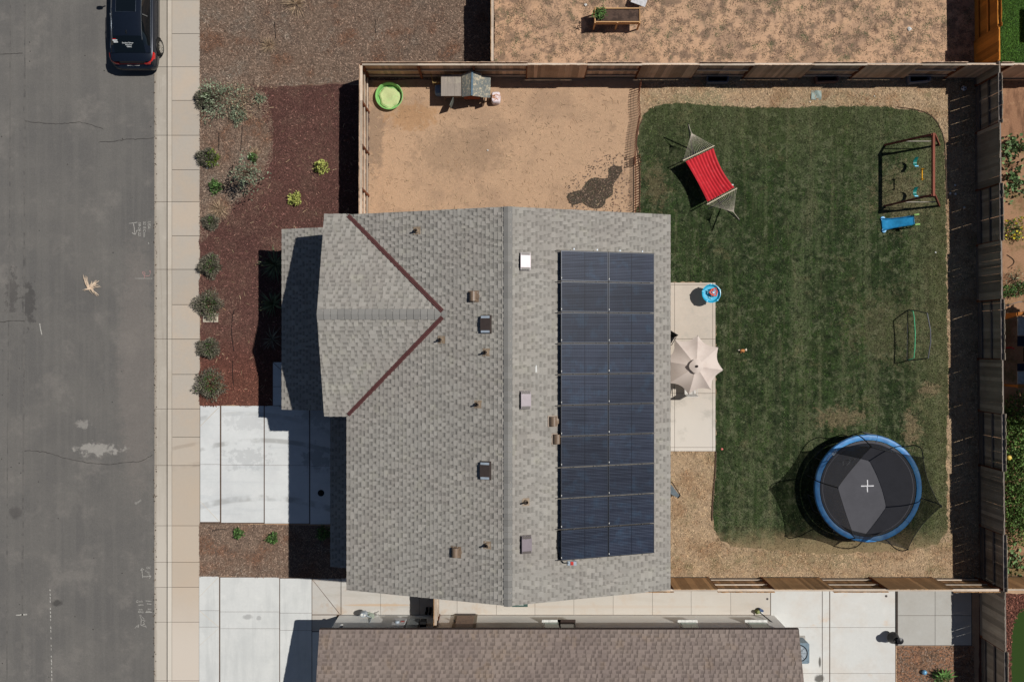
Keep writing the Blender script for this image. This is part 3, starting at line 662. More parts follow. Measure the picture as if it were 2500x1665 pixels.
# shingles
Lw = (RX-XW)/cos(th); 
def iv_main(w_):
    z = zW+w_*sin(th); hw = max(0., (zc-z)/SL)
    return [(YS, CR-hw-.02), (CR+hw+.02, YN)] if hw > 0 else [(YS, CR), (CR, YN)]
sh = lambda f: (lambda w_: [(a-YS, b-YS) for a, b in f(w_)])
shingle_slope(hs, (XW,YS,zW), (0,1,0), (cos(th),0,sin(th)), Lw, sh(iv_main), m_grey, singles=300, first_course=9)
LwE = (XE-RX)/cos(th)
shingle_slope(hs, (XE,YS,zE), (0,1,0), (-cos(th),0,sin(th)), LwE, lambda w_: [(0, YN-YS)], m_grey)
LwC = CH/cos(th)
ivc = lambda w_: [(0, vx(zW+w_*sin(th))-CX0-.02)]
shingle_slope(hs, (CX0,CR+CH,zW), (1,0,0), (0,-cos(th),sin(th)), LwC, ivc, m_grey)
shingle_slope(hs, (CX0,CR-CH,zW), (1,0,0), (0,cos(th),sin(th)), LwC, ivc, m_grey)
caps(hs, (RX,YN,ZR), (RX,YS,ZR), m_gcap, .29, .2); caps(hs, (CX0,CR,zc), (Cin+.1,CR,zc+.0), m_gcap, .36, .23)
for sgn in (1,-1):
    a = Vector((XW+.06,CR+sgn*(CH-.06),zW+.04)); b = Vector((Cin-.1,CR+sgn*.1,zc+.01))
    mb = MB(); d = (b-a).normalized(); s_ = Vector((-d.y,d.x,0)).normalized()
    lift = Vector((0,0,.02))
    for off in (-.042,.042): mb.beam(a+s_*off+lift, b+s_*off+lift, .05, .025)
    mb.beam(a-Vector((0,0,.004)), b-Vector((0,0,.004)), .15, .02, up=(0,0,1)); mb.tube([a+lift, b+lift], .014, 6)
    add('valley_flashing', mb, m_valley, hs)
# porch roof and garage roof, both lower
for (x0, y0, y1, xin, z0) in ((-8.80,-2.62,4.27,-6.25,2.72), (-6.94,-8.62,-2.64,-5.35,2.72)):
    z1 = z0+(xin-x0)*SL
    deck('porch_roof', [(x0,y0,z0),(xin,y0,z1),(xin,y1,z1),(x0,y1,z0)])
    shingle_slope(hs, (x0,y0,z0), (0,1,0), (cos(th),0,sin(th)), (xin-x0)/cos(th), (lambda L: (lambda w_: [(0, L)]))(y1-y0), m_grey)
fa = MB()
for (a, b) in (((XW,YS-.0,zW),(XW,CR-CH,zW)), ((XE,YS,zE),(XE,YN,zE)), ((-8.80,-2.62,2.72),(-8.80,4.27,2.72)), ((-6.94,-8.62,2.72),(-6.94,-2.64,2.72))):
    v = Vector(a)+Vector((-.0,0,-.07)); u = Vector(b)+Vector((0,0,-.07)); fa.beam(v, u, .03, .14)
add('fascia', fa, m_fascia, hs)
for yy in (-2.3, .8, 3.95):
    mb = MB(); mb.box((-8.5,yy,1.3), (.2,.2,2.62)); add('porch_post', mb, m_trim, hs)
mb = MB(); mb.box((-6.28,-.9,1.05), (.06,1.0,2.1)); add('front_door', mb, MS('door_paint', C(110,60,50), .5), hs)
mb = MB(); mb.box((-5.38,-5.6,1.15), (.06,4.9,2.3)); gd = add('garage_door', mb, m_trim, hs)
mb = MB()
for k in range(1,4): mb.box((-5.415,-5.6,.575*k), (.012,4.9,.02))
add('panel_groove', mb, m_vbrown, gd)
for (x, y, z, dx, dy) in ((-6.27,2.3,1.5,.05,1.6), (-6.27,2.4,4.4,.05,1.4), (5.17,-4,4.4,.05,1.6), (5.17,1.5,4.4,.05,1.6), (5.17,-6,1.5,.05,1.6), (5.17,-1.,1.1,.05,2.2), (-5.37,-5.6,4.4,.05,1.6)):
    mb = MB(); mb.box((x,y,z), (dx,dy,1.2)); wdw = add('window', mb, m_trim, hs)
    mb = MB(); mb.box((x+math.copysign(.012,x),y,z), (dx,dy-.14,1.06)); add('pane', mb, m_glass, wdw)

# roof penetrations
def zroof(x): return (ZR-(x-RX)*SL) if x > RX else (ZR-(RX-x)*SL)
def on_roof(px, py):
    z = 6.8
    for _ in range(6): x, y = P(px, py, z); z = zroof(x)
    return x, y, z
def vent_pipe(px, py):
    x, y, z = on_roof(px, py); m4 = Matrix.Translation((x,y,z)) @ Matrix.Rotation(-th if x < RX else th, 4, 'Y')
    mb = MB(); mb.box((0,0,.02), (.26,.26,.012)); mb.lathe([(.085,.02),(.075,.08),(.05,.14)], 14); v0 = [m4 @ Vector(q) for q in mb.v]; mb.v = [tuple(q) for q in v0]
    fl = add('pipe_flashing', mb, m_flash, hs)
    mb = MB(); mb.lathe([(.028,.0),(.028,.34),(.018,.34),(.018,.2)], 12, (x,y,z)); add('vent_pipe', mb, m_vbrown, hs, smooth=True)
for q in ((1018.4,563.8),(1078,829.6),(1187.7,860),(1167.4,986.7),(1282.9,1225),(1190,1330)): vent_pipe(*q)
def roof_vent(px, py, bright):
    x, y, z = on_roof(px, py); e = x > RX
    m4 = Matrix.Translation((x,y,z)) @ Matrix.Rotation(th if e else -th, 4, 'Y')
    def tr(mb): mb.v = [tuple(m4 @ Vector(q)) for q in mb.v]; return mb
    mb = tr(MB().box((0,0,.03), (.37,.62,.015))); b_ = add('vent_base', mb, m_vbrown, hs)
    mb = MB()
    mb.box((0,0,.085), (.33,.56,.10)); mb.box((0,0,.14), (.345,.40,.012)); add('roof_vent', tr(mb), m_vbrown if not bright else MS('sun_glint_vent_metal', C(128,118,124), .35, .15, .06, spec=.5), hs)  # same brown vent; on the east slope sun glint is put into a paler colour
    mb = MB()
    for s_ in (-1,1):
        mb.box((0,s_*.24,.138), (.30,.075,.008))
    add('vent_louvre', tr(mb), m_alu if not bright else m_vbrown, hs)
for q in ((1188,792,0),(1187,1148,0),(1280,639,1),(1281,976,1),(1283,1328,1)): roof_vent(*q)
def dome_vent(px, py):
    x, y, z = on_roof(px, py); e = x > RX; m4 = Matrix.Translation((x,y,z)) @ Matrix.Rotation(th if e else -th, 4, 'Y')
    mb = MB(); mb.box((0,0,.02), (.36,.38,.012)); mb.v = [tuple(m4 @ Vector(q)) for q in mb.v]; add('vent_base', mb, m_duct, hs)
    mb = MB(); rows = []
    for k in range(9):
        a = pi*k/8; rows.append([(.13*cos(a), -.155, .03+.17*sin(a)), (.13*cos(a), .155, .03+.17*sin(a))])
    mb.grid(rows); mb.add([r[1] for r in rows], [tuple(range(9))]); mb.add([r[0] for r in rows], [tuple(range(9))])
    mb.lathe([(.11,.02),(.11,.10),(.0,.12)], 14, (.10,0,0)); mb.v = [tuple(m4 @ Vector(q)) for q in mb.v]; add('dome_vent', mb, m_duct, hs, smooth=True)
for q in ((1157,724),(1114,1347),(1349,1028),(1358,1071)): dome_vent(*q)
x, y, z = on_roof(1309,900); mb = MB(); mb.box((x,y,z+.03), (.05,.24,.02)); tag(add('plastic_strip', mb, m_trim), 'short white plastic strip lying loose on the grey roof', 'litter')

# ------------------------------------------------------------------ solar array
def cell_mat():
    t = NT('solar_cell'); tc = t.node('ShaderNodeTexCoord'); sp = t.node('ShaderNodeSeparateXYZ', [tc.outputs['Object']])
    X, Y = sp.outputs[0], sp.outputs[1]
    def line(v, period, wd):
        f = t.math('FRACT', t.math('DIVIDE', t.math('ADD', v, 50.), period)); return t.math('LESS_THAN', f, wd/period)
    base = t.mix(t.smooth(t.noise(1.1, 4), .35, .65), C(24,30,45,1.), C(34,40,56,1.))
    base = t.mix(t.math('MULTIPLY', t.smooth(t.noise(2.2, 4), .5, .7), .6), base, C(40,60,80,1.))
    rw = t.node('ShaderNodeTexWhiteNoise', noise_dimensions='1D'); t.l.new(t.math('FLOOR', t.math('DIVIDE', t.math('ADD', Y, 50.), .051)), rw.inputs['W'])
    l1 = t.math('MULTIPLY', line(Y, .051, .02), t.math('ADD', .2, t.math('MULTIPLY', rw.outputs[0], .35)))
    c = t.mix(l1, base, C(88,97,114,1.))
    c = t.mix(t.math('MULTIPLY', line(X, .083, .008), .5), c, C(26,30,44,1.))
    c = t.mix(t.math('LESS_THAN', t.math('ABSOLUTE', X), .010), c, C(20,24,36))
    oi = t.node('ShaderNodeObjectInfo').outputs['Random']
    g_ = t.node('ShaderNodeMapRange', {'Value': oi, 'To Min': .75, 'To Max': 1.2}).outputs[0]
    c = t.mix(1., c, t.node('ShaderNodeCombineXYZ', [g_, g_, g_]).outputs[0], 'MULTIPLY')
    t.l.new(c, t.p.inputs['Base Color']); t.p.inputs['Roughness'].default_value = .4; t.p.inputs['Specular IOR Level'].default_value = .08
    return t.m
m_cell = cell_mat(); m_frm = MS('black_anodised_frame', C(40,46,58), .35, .2); m_rail = MS('aluminium_rail', C(92,86,78), .6, .1)
arr = thing('solar_array', 'twenty dark blue solar panels in two columns on the grey roof', 'solar panels', (3.2,-2.1,6.6))
pw, ph = 1.70, .998
fm = MB()
for s_ in (-1,1): fm.box((s_*(pw/2-.01),0,0), (.022,ph,.04)); fm.box((0,s_*(ph/2-.01),0), (pw-.044,.022,.04))
me_f = mesh_of(fm, 'panel_frame'); me_f.materials.append(m_frm)
gm = MB(); gm.box((0,0,.008), (pw-.045,ph-.045,.012)); me_g = mesh_of(gm, 'solar_panel'); me_g.materials.append(m_cell)
sm_ = MB(); sm_.box((-pw/2+.012,-ph/2+.09,.024), (.02,.05,.003)); me_s = mesh_of(sm_, 'label_sticker'); me_s.materials.append(m_trim)
X0 = 1.62; Ytop = 3.02; pitch = 1.032
for ci in range(2):
    for ri in range(10):
        xc_ = X0+(pw/2+.01+ci*(pw+.025))*cos(th); yc_ = Ytop-pitch*(ri+.5); z = zroof(xc_)+.22
        m4 = Matrix.Translation((xc_,yc_,z)) @ Matrix.Rotation(th, 4, 'Y')
        pn = link('solar_panel', me_g, None, arr, True, m4)
        for nm, me in (('panel_frame', me_f), ('label_sticker', me_s)):
            o = bpy.data.objects.new(nm, me); COL.objects.link(o); o.parent = pn
for ri in range(11):
    y = Ytop-pitch*ri
    mb = MB(); a = Vector((X0-.12,y,zroof(X0-.12)+.15)); b = Vector((X0+3.3,y,zroof(X0+3.3)+.15)); mb.beam(a, b, .018, .05); add('mounting_rail', mb, m_rail, arr)
    cm = MB()
    for dx in (.45,1.25,2.05,2.85):
        xx = X0+dx; off = .045 if ri == 0 else 0; cm.box((xx,y+off,zroof(xx)+.24), (.035,.02 if ri else .05,.015), Matrix.Rotation(th,3,'Y'))
    add('panel_clamp', cm, m_alu if ri == 0 else m_rail, arr)
cb = MB(); xb = X0-.03; z = zroof(xb)
cb.tube([(xb+.1,-6.3,z+.12),(xb-.07,-6.35,z+.05),(xb-.09,-6.9,z+.05),(xb-.02,-7.25,z+.05),(xb+.15,-7.42,z+.04),(xb+.3,-7.42,z+.0)], .018, 6)
add('conduit', cb, m_dark, arr, smooth=True)
jb = MB(); jb.box((xb+.42,-7.44,z-.06), (.3,.14,.1)); add('junction_box', jb, m_alu, arr)
jb = MB(); jb.box((xb+.42,-7.44,z-.004), (.1,.12,.02)); add('warning_sticker', jb, MS('red_sticker', C(200,60,50), .5), arr)

# ------------------------------------------------------------------ brown roofed house
bh = thing('brown_roof_house', 'single storey neighbour house with brown shingle roof and pale side wall', 'house', (2,-16.5,0))
house_now = bh
BX0, BX1, BY0, BYR, BZ = -7.39, 11.01, -11.07, -16.6, 2.6
bzr = BZ+(BY0-BYR)*SL
wb = MB(); wb.prism([(-7.14,-21.9),(10.83,-21.9),(10.83,-11.33),(-7.14,-11.33)], 0, 2.58)
add('wall', wb, m_white, bh)
for xx in (-7.14, 10.73):
    gb = MB(); gb.prism([(-21.9,2.58),(-11.33,2.58),(-16.6,bzr-.12)], 0, .1); gb.v = [(xx+c, a, b) for a, b, c in gb.v]; add('gable_wall', gb, m_white, bh)
deck('roof_deck', [(BX0,BY0,BZ),(BX0,BYR,bzr),(BX1,BYR,bzr),(BX1,BY0,BZ)]); deck('roof_deck', [(BX0,BYR,bzr),(BX0,-22.13,BZ),(BX1,-22.13,BZ),(BX1,BYR,bzr)])
LB = (BY0-BYR)/cos(th)
shingle_slope(bh, (BX0,BY0,BZ), (1,0,0), (0,-cos(th),sin(th)), LB, lambda w_: [(0, BX1-BX0)], m_brown, singles=300, first_course=999)
shingle_slope(bh, (BX0,-22.13,BZ), (1,0,0), (0,cos(th),sin(th)), LB, lambda w_: [(0, BX1-BX0)], m_brown)
caps(bh, (BX0,BYR,bzr), (BX1,BYR,bzr), ML('brown_ridge_cap', C(120,106,100), [('g', None, 60, .12)], rough=.95, attr=True))
mb = MB(); mb.beam((BX0,BY0+.02,BZ-.07), (BX1,BY0+.02,BZ-.07), .03, .13); add('fascia', mb, MS('dark_fascia', C(60,48,44), .6), bh)
WY = -11.33
def wall_x(px, z): return (px-1250)*(H-z)/H/S
def bwin(x0, x1, z0, z1, glass, frame=m_trim, nm='window'):
    mb = MB(); mb.box(((x0+x1)/2, WY+.02, (z0+z1)/2), (x1-x0+.12, .07, z1-z0+.12)); w_ = add(nm, mb, frame, bh)
    mb = MB(); mb.box(((x0+x1)/2, WY+.05, (z0+z1)/2), (x1-x0, .03, z1-z0)); add('pane', mb, glass, w_)
    mb = MB(); mb.box(((x0+x1)/2, WY+.09, z0-.09), (x1-x0+.2, .12, .05)); add('window_sill', mb, frame, w_)
mg = MS('pale_green_glass', C(120,150,124), .1, 0, .04, spec=.8)
for (a, b) in ((6.75,7.35),(9.45,10.15)): bwin(a, b, 1.15, 2.2, mg)
bwin(1.3, 1.85, 1.15, 2.2, mg); bwin(1.93, 2.45, 1.15, 2.2, MS('dark_glass', C(46,40,34), .1, spec=.8), MS('dark_frame', C(60,46,40), .5))
mb = MB(); mb.box((-1.9,WY+.02,1.05), (.95,.06,2.15)); dr = add('side_door', mb, m_stucco, bh)
mb = MB(); mb.box((-1.9,WY+.06,.12), (.8,.05,.1)); add('door_threshold', mb, m_vbrown, dr)
mb = MB(); mb.box((-1.9,WY+.06,1.1), (.7,.04,1.5)); add('door_panel', mb, MS('beige_door', C(150,125,108), .6), dr)
mb = MB(); mb.box((-2.32,WY+.1,1.0), (.05,.06,.05)); add('door_handle', mb, m_dark, dr)
for (x0, x1, y1, z0, z1, mat, nm) in ((-4.75,-4.25,.16,.9,2.1,MS('meter_white', C(225,225,225), .5),'electric_panel'), (-4.15,-3.72,.12,.8,2.1,MS('panel_grey', C(160,166,166), .5, .2),'utility_cabinet'), (-3.66,-3.42,.2,1.1,1.5,m_dark,'junction_box')):
    mb = MB(); mb.box(((x0+x1)/2,WY+y1/2,(z0+z1)/2), (x1-x0,y1,z1-z0)); o = add(nm, mb, mat, bh)
    if nm == 'electric_panel':
        m2 = MB(); m2.lathe([(.09,0),(.09,.08),(.0,.1)], 14, M=Matrix.Rotation(-pi/2,3,'X'), c=(-4.55,WY+.17,1.5)); add('meter_dial', m2, m_alu, o, smooth=True)
        m2 = MB(); m2.box((-4.36,WY+.165,1.3), (.14,.015,.12)); add('warning_sticker', m2, MS('red_notice', C(180,70,60), .5), o)
mb = MB(); mb.tube([(-6.78,WY+.06,2.3),(-6.78,WY+.1,1.9),(-6.7,WY+.12,1.8)], .03, 8); mb.lathe([(0,0),(.06,.02),(.07,.1),(0,.14)], 10, (-6.7,WY+.13,1.68)); add('wall_lamp', mb, m_trim, bh, smooth=True)
mb = MB(); mb.box((BX1-2.4,-13.6,3.5), (.3,.3,.02)); mb.lathe([(.06,0),(.05,.35),(.0,.35)], 12, (5.3,-14.45,3.6)); add('vent_pipe', mb, m_vbrown, bh, smooth=True)
# ------------------------------------------------------------------ fences: every board, rail and post its own piece
FH = 1.83; BW = .14
def wood(name, c, c2, g_=.2):
    t = ML(name, c, [('n', c2, 1.1, .4, .66, .45, 5), ('g', None, 26, g_, (1,1,.12)), ('g', None, 90, .1)], rough=.85, attr=True, obj_tint=.28, bump=.35, bscale=50)
    return t
m_old = wood('weathered_fence_wood', C(206,176,150), C(176,140,112), .12); m_east = wood('dark_weathered_fence_wood', C(166,154,138), C(130,118,104), .14)
m_new = wood('orange_new_fence_wood', C(200,130,52), C(178,108,40), .08); m_south = wood('tan_fence_wood', C(186,146,104), C(156,118,82), .1)
m_post = wood('red_brown_post_wood', C(126,76,52), C(96,60,42)); m_railw = wood('pale_rail_wood', C(196,182,166), C(160,144,126)); m_kick = wood('grey_kickboard_wood', C(120,112,106), C(92,84,78))
board_cache = {}
def board_me(i, mat):
    k = (i, mat.name)
    if k not in board_cache:
        h = [1.64,1.655,1.665,1.65,1.675,1.66][i]; wd = [.1398,.1402,.1395,.1405,.140,.1392][i]
        mb = MB(); mb.box((0,0,.24+h/2), (wd,.017,h), val=[.8,.95,1.05,.88,1.12,1.][i]); mb.v[4:8] = [(a, b, c-(.012 if a > 0 else 0)) for a, b, c in mb.v[4:8]]
        me = mesh_of(mb, 'board'); me.materials.append(mat); board_cache[k] = me
    return board_cache[k]
def fence(name, label, p0, p1, secs, mat, rail=m_railw, post=m_post, kick=m_kick, gapmax=.005, group=None, h=FH):
    """secs: list of (t0,t1,side) along p0->p1 in metres; side +1 boards on the left of travel, -1 on the right"""
    a = Vector((*p0, 0)); b = Vector((*p1, 0)); d = (b-a).normalized(); n = Vector((-d.y, d.x, 0)); ang = atan2(d.y, d.x)
    f = thing(name, label, 'fence', tuple(a), 0, group); tl = .0065 if gapmax > .006 else .0025
    rm = {}
    for (t0, t1, side) in secs:
        mb = MB(); c = a+d*t0; mb.box((c.x,c.y,.88), (.09,.09,1.76), ang, val=.9); add('fence_post', mb, post, f)
        L = t1-t0
        for z, fl in ((.30,0),(1.0,0),(1.765,1)):
            mb = MB(); c = a+d*(t0+L/2); mb.box((c.x,c.y,z), (L-.092 if not fl else L-.006, .038 if not fl else .089, .089 if not fl else .038), ang, val=1.)
            add('fence_rail', mb, rail, f)
        mb = MB(); c = a+d*(t0+L/2)+n*side*.022; mb.box((c.x,c.y,.12), (L-.1,.036,.24), ang, val=1.); add('kickboard', mb, kick, f)
        k = int(round(L/BW)); w_ = L/k
        for i in range(k):
            c = a+d*(t0+w_*(i+.5)+random.uniform(-gapmax,gapmax)*.3)+n*side*(.055+random.uniform(0,.003))
            M4 = Matrix.Translation((c.x,c.y,random.uniform(-.012,.012))) @ Matrix.Rotation(ang+random.uniform(-.012,.012), 4, 'Z') @ Matrix.Rotation(random.uniform(-tl,tl), 4, 'Y') @ Matrix.Scale(w_/BW*1.0,4,(1,0,0))
            link('board', board_me(random.randrange(6), mat), None, f, True, M4)
    c = a+d*secs[-1][1]; mb = MB(); mb.box((c.x,c.y,.88), (.09,.09,1.76), ang, val=.9); add('fence_post', mb, post, f)
    return f
K = (H-FH)/H
tx = lambda px: (px-1250)*K/S
ty = lambda py: (832.5-py)*K/S
NY = ty(156.5)
def secs_x(xs, sides): return [(tx(xs[i])-tx(xs[0]), tx(xs[i+1])-tx(xs[0]), sides[i]) for i in range(len(xs)-1)]
def secs_y(ys, sides): return [(ty(ys[0])-ty(ys[i]), ty(ys[0])-ty(ys[i+1]), sides[i]) for i in range(len(ys)-1)]
# north fence runs left to right; boards beyond (+) or on our side (-)
fence('wooden_fence', 'long weathered fence along the top of the dirt yard and lawn', (tx(883),NY), (tx(2441),NY-.0),
      secs_x([883,1019,1155,1288,1434,1568,1708,1843,1988,2118,2251,2362,2441], [1,1,1,-1,1,-1,1,-1,1,-1,1,-1]), m_old)
# west fence runs downward in the picture (towards -Y): left of travel is +X
fence('wooden_fence', 'fence along the left edge of the dirt yard with red brown posts', (tx(881.5),NY-.05), (tx(880),ty(700)),
      secs_y([159,245,352,459,568,680], [-1]*5), m_old)
# tall east fence; left of travel (+) is the far side
ey = [150,178,300,446,588,730,879,1010,1151,1305,1445,1590,1740,1880]; es = [-1,1,-1,1,-1,1,-1,1,-1,1,-1,1,-1]
fence('wooden_fence', 'long dark shaded fence down the right side of the lawn', (tx(2441),ty(150)), (tx(2459),ty(1880)), secs_y(ey, es), m_east, gapmax=.009, rail=m_kick)
fence('wooden_fence', 'bright orange new fence above the fence crossing at upper right', (tx(2437),ty(-230)), (tx(2441),ty(146)), secs_y([-230,-85,65,146], [-1,1,-1]), m_new, rail=m_new, post=m_new, kick=m_new)
# the south run, left to right
SY = ty(1441)
fence('wooden_fence', 'tan fence along the bottom of the lawn beside the pale path', (tx(1085),SY), (tx(2441),SY-.0),
      secs_x([1085,1225,1365,1505,1645,1752,1891,2035,2169,2326,2441], [1,-1,1,-1,1,-1,1,-1,1,-1]), m_south)
fence('wooden_fence', 'fence beside the dry weedy lot running up from the dirt yard corner', (tx(1202),ty(-330)), (tx(1202),ty(149)), secs_y([-330,-190,-50,65,149], [-1,1,-1,-1]), m_south)
fence('wooden_fence', 'fence continuing right past the orange fence below the lush lawn', (tx(2445),NY), (tx(2900),NY), secs_x([2446,2476,2620,2760,2900], [1,-1,1,-1]), m_old)
fence('wooden_fence', 'fence stub at far right between leafy plants and dark turf', (tx(2462),SY+.03), (tx(2900),SY+.03), secs_x([2462,2600,2740,2900], [1,-1,1]), m_south)
g_ = fence('wooden_gate', 'narrow tan wooden gate closing the path between the two houses', (tx(1063),ty(1450)), (tx(1063),ty(1535)), secs_y([1450,1536], [-1]), m_south); g_['category'] = 'gate'
mb = MB(); mb.beam((-3.0,-9.95,.3), (-3.0,-11.2,1.6), .05, .09); add('diagonal_brace', mb, m_railw, g_)
mb = MB(); mb.box((-2.98,-11.22,1.2), (.08,.05,.2)); add('gate_latch', mb, m_dark, g_)

# low picket fence
m_pick = wood('picket_wood', C(140,92,74), C(112,72,58))
pf = thing('picket_fence', 'low curved picket fence between the dirt yard and the lawn', 'fence', (5.2,7,0))
path1 = [(1561,207),(1557,230),(1555.5,250),(1557,270),(1559,285),(1556,303),(1552,325),(1549,345),(1548,365),(1547,385),(1546,408)]
def walk(path, step):
    pts = [Vector(P(*p)) for p in path]; out = []; acc = 0.
    for a, b in zip(pts[:-1], pts[1:]):
        L = (b-a).length; t = acc
        while t < L: out.append(a.lerp(b, t/L)); t += step
        acc = t-L
    return out
for pth_, lean, hh in ((path1, .0, .63), ([(1549,385),(1550,410),(1549.5,450),(1549,490),(1548.5,530)], .26, .60)):
    for p in walk(pth_, .105):
        mb = MB(); l = random.uniform(-.02,.02)+lean; mb.beam((p.x,p.y,0), (p.x+l*hh+.0,p.y+random.uniform(-.015,.015),hh), .017, .034, val=random.uniform(.8,1.15), up=(0,1,0)); add('picket', mb, m_pick, pf)
mb = MB(); mb.tube([(p.x+.02, p.y, .3) for p in walk(path1, .2)], .006, 5); mb.tube([(p.x+.02, p.y, .5) for p in walk(path1, .2)], .006, 5); add('fence_wire', mb, m_post, pf)
q = walk([(1549,385),(1549.5,450),(1548.5,530)], .2); mb = MB(); mb.tube([(p.x+.03, p.y, .12) for p in q], .018, 6); add('fence_rail', mb, m_post, pf)

# ------------------------------------------------------------------ plants
m_grn = MS('green_leaves', C(92,126,66), .7, 0, .25, 6, attr=True); m_yel = MS('yellow_green_leaves', C(200,206,112), .7, 0, .2, 6, attr=True)
m_lav = MS('grey_purple_spikes', C(140,134,116), .85, 0, .25, 6, attr=True); m_sage = MS('sage_leaves', C(156,170,140), .8, 0, .25, 6, attr=True)
m_stem = MS('brown_stems', C(92,70,54), .9); m_tanst = MS('dry_tan_stems', C(200,174,144), .9, attr=True); m_lemon = MS('yellow_flowers', C(226,210,60), .8, attr=True)
m_bushy = MS('bushy_leaves', C(112,146,72), .7, 0, .2, 8, attr=True); m_squash = MS('broad_leaves', C(124,154,100), .7, 0, .2, 8, attr=True); m_agave = MS('agave_leaves', C(110,120,86), .6, 0, .2, 4, attr=True)
def leaves(name, c, r, h, n, ln, wd, mat, parent, rad=.0, shell=.55, vals=(.5,.8,1.,1.25,1.5), kite=True, squash=1.):
    """leaf-sized faces through a dome-shaped volume; rad=1 makes them point outwards"""
    u = RS.normal(0,1,(n,3)); u /= np.linalg.norm(u,axis=1)[:,None]; u[:,2] = np.abs(u[:,2])
    lq = .6 if mat.name.startswith('grey_purple') else 1.
    lump = 1+lq*(.22*np.sin(u[:,0]*5+c[0]*7)+.18*np.sin(u[:,1]*6+c[1]*5)+.1*np.sin(u[:,2]*9+c[0]))
    rr = (shell+(1-shell)*RS.rand(n)**.6)*lump
    p = np.stack([c[0]+u[:,0]*r*rr, c[1]+u[:,1]*r*rr*squash, c[2]+.02+u[:,2]*h*rr], 1)
    d = RS.normal(0,1,(n,3)); d /= np.linalg.norm(d,axis=1)[:,None]; d = d*(1-rad)+u*rad; d /= np.linalg.norm(d,axis=1)[:,None]
    q = np.cross(d, RS.normal(0,1,(n,3))); q /= np.linalg.norm(q,axis=1)[:,None]
    L = (ln*RS.uniform(.6,1.3,n))[:,None]; W_ = (wd*RS.uniform(.6,1.3,n))[:,None]
    if kite: v = np.stack([p, p+d*L*.45+q*W_*.5, p+d*L, p+d*L*.45-q*W_*.5], 1); ns = 4
    else: v = np.stack([p-q*W_*.5, p+q*W_*.5, p+d*L], 1); ns = 3
    o = np_mesh(name, v.reshape(-1,3), ns, RS.choice(vals, n), mat, parent, None); return o
def stems(c, r, h, n, parent, mat=m_stem, th_=.008):
    mb = MB()
    for _ in range(n):
        a = random.uniform(0,2*pi); q = random.uniform(.3,.9)*r; mb.tube([(c[0],c[1],c[2]), (c[0]+q*.4*cos(a),c[1]+q*.4*sin(a),c[2]+h*.5), (c[0]+q*cos(a),c[1]+q*sin(a),c[2]+h*.8)], [th_,th_*.8,th_*.4], 5)
    return add('stem', mb, mat, parent)
def plant(name, label, cat, px, py, r, h, kind, group=None, hz=0.):
    z = hz; x, y = P(px, py, z+h*.4); t = thing(name, label, cat, (x,y,z), 0, group); c = (x,y,z)
    if kind == 'lav':
        leaves('foliage', c, r*.66, h*.8, 700, .09, .03, m_grn, t, .6, .3)
        leaves('flower_spikes', c, r*.86, h*.95, 1700, .11, .026, m_lav, t, .6, .5, (.45,.6,.8,1.,1.2), kite=True, squash=random.uniform(.75,1.1)); stems(c, r*.7, h*.7, 9, t)
    elif kind == 'yellow':
        leaves('foliage', c, r*.85, h, 520, .075, .05, m_yel, t, .35, .55, (.55,.85,1.,1.2)); stems(c, r*.7, h*.8, 6, t)
    elif kind == 'green':
        leaves('foliage', c, r*.8, h, 330, .10, .05, m_grn, t, .4, .35, (.5,.8,1.1,1.5)); stems(c, r*.8, h*.8, 7, t)
    elif kind == 'sage':
        leaves('foliage', c, r*.85, h, int(1100*r), .11, .035, m_sage, t, .6, .3); stems(c, r, h*.8, 12, t)
    elif kind == 'twig':
        leaves('foliage', c, r, h, 170, .075, .03, m_sage, t, .3, .2); stems(c, r*1.05, h*1.1, 22, t, m_tanst if False else m_stem, .007)
    elif kind == 'dryb':
        leaves('foliage', c, r, h, 700, .12, .022, m_tanst, t, .3, .2, (.5,.75,.95,1.1)); leaves('leaves', c, r*.9, h, 160, .09, .03, m_sage, t, .3, .3); stems(c, r, h, 16, t)
    elif kind == 'dry':
        leaves('dry_blades', c, r*.5, h*.5, 240, r*.9, .014, m_tanst, t, .9, .1, kite=False)
    elif kind == 'broad':
        leaves('leaves', c, r, h, 46, .17, .17, m_squash, t, .3, .35, (.55,.8,1.,1.3)); stems(c, r, h*.7, 8, t)
    elif kind == 'bush':
        leaves('foliage', c, r*1.05, h, 1300, .10, .07, m_bushy, t, .2, .3, (.35,.6,.85,1.15)); stems(c, r, h*.7, 8, t)
    return t
for (px, py, r, h, lab) in ((514,542,.36,.3,'smallest lavender shrub at the pavement edge beside dry tan grass'), (511,650,.54,.5,'rounded lavender shrub by the pavement above the one over the meter box'),
    (508,743,.68,.55,'spreading grey lavender shrub partly covering the square meter box'), (509,850,.53,.48,'lavender shrub by the pavement below the square meter box'),
    (512,940,.74,.6,'big lavender shrub nearest the corner of the grey house driveway')):
    plant('lavender_shrub', lab, 'shrub', px, py, r, h, 'lav', 'lavender shrubs along the pavement')
plant('sage_shrub', 'largest silvery green shrub by the pavement at upper left', 'shrub', 533, 242, 1.0, .6, 'sage')
plant('lavender_shrub', 'dark purple lavender clump at left end of the silvery shrub', 'shrub', 503, 242, .48, .4, 'lav')
plant('dry_shrub', 'half dead tan shrub right of the silvery green shrub', 'shrub', 590, 247, .95, .4, 'dryb'); plant('small_sage_shrub', 'small round grey green shrub at the edge of red mulch, right of the dry shrub', 'shrub', 634, 242, .2, .22, 'sage')
plant('sage_shrub', 'small grey wispy shrub just below the silvery green shrub', 'shrub', 580, 282, .4, .3, 'sage')
plant('lavender_shrub', 'yellow green lavender shrub on the pavement edge above the thin tree', 'shrub', 505, 384, .45, .4, 'lav')
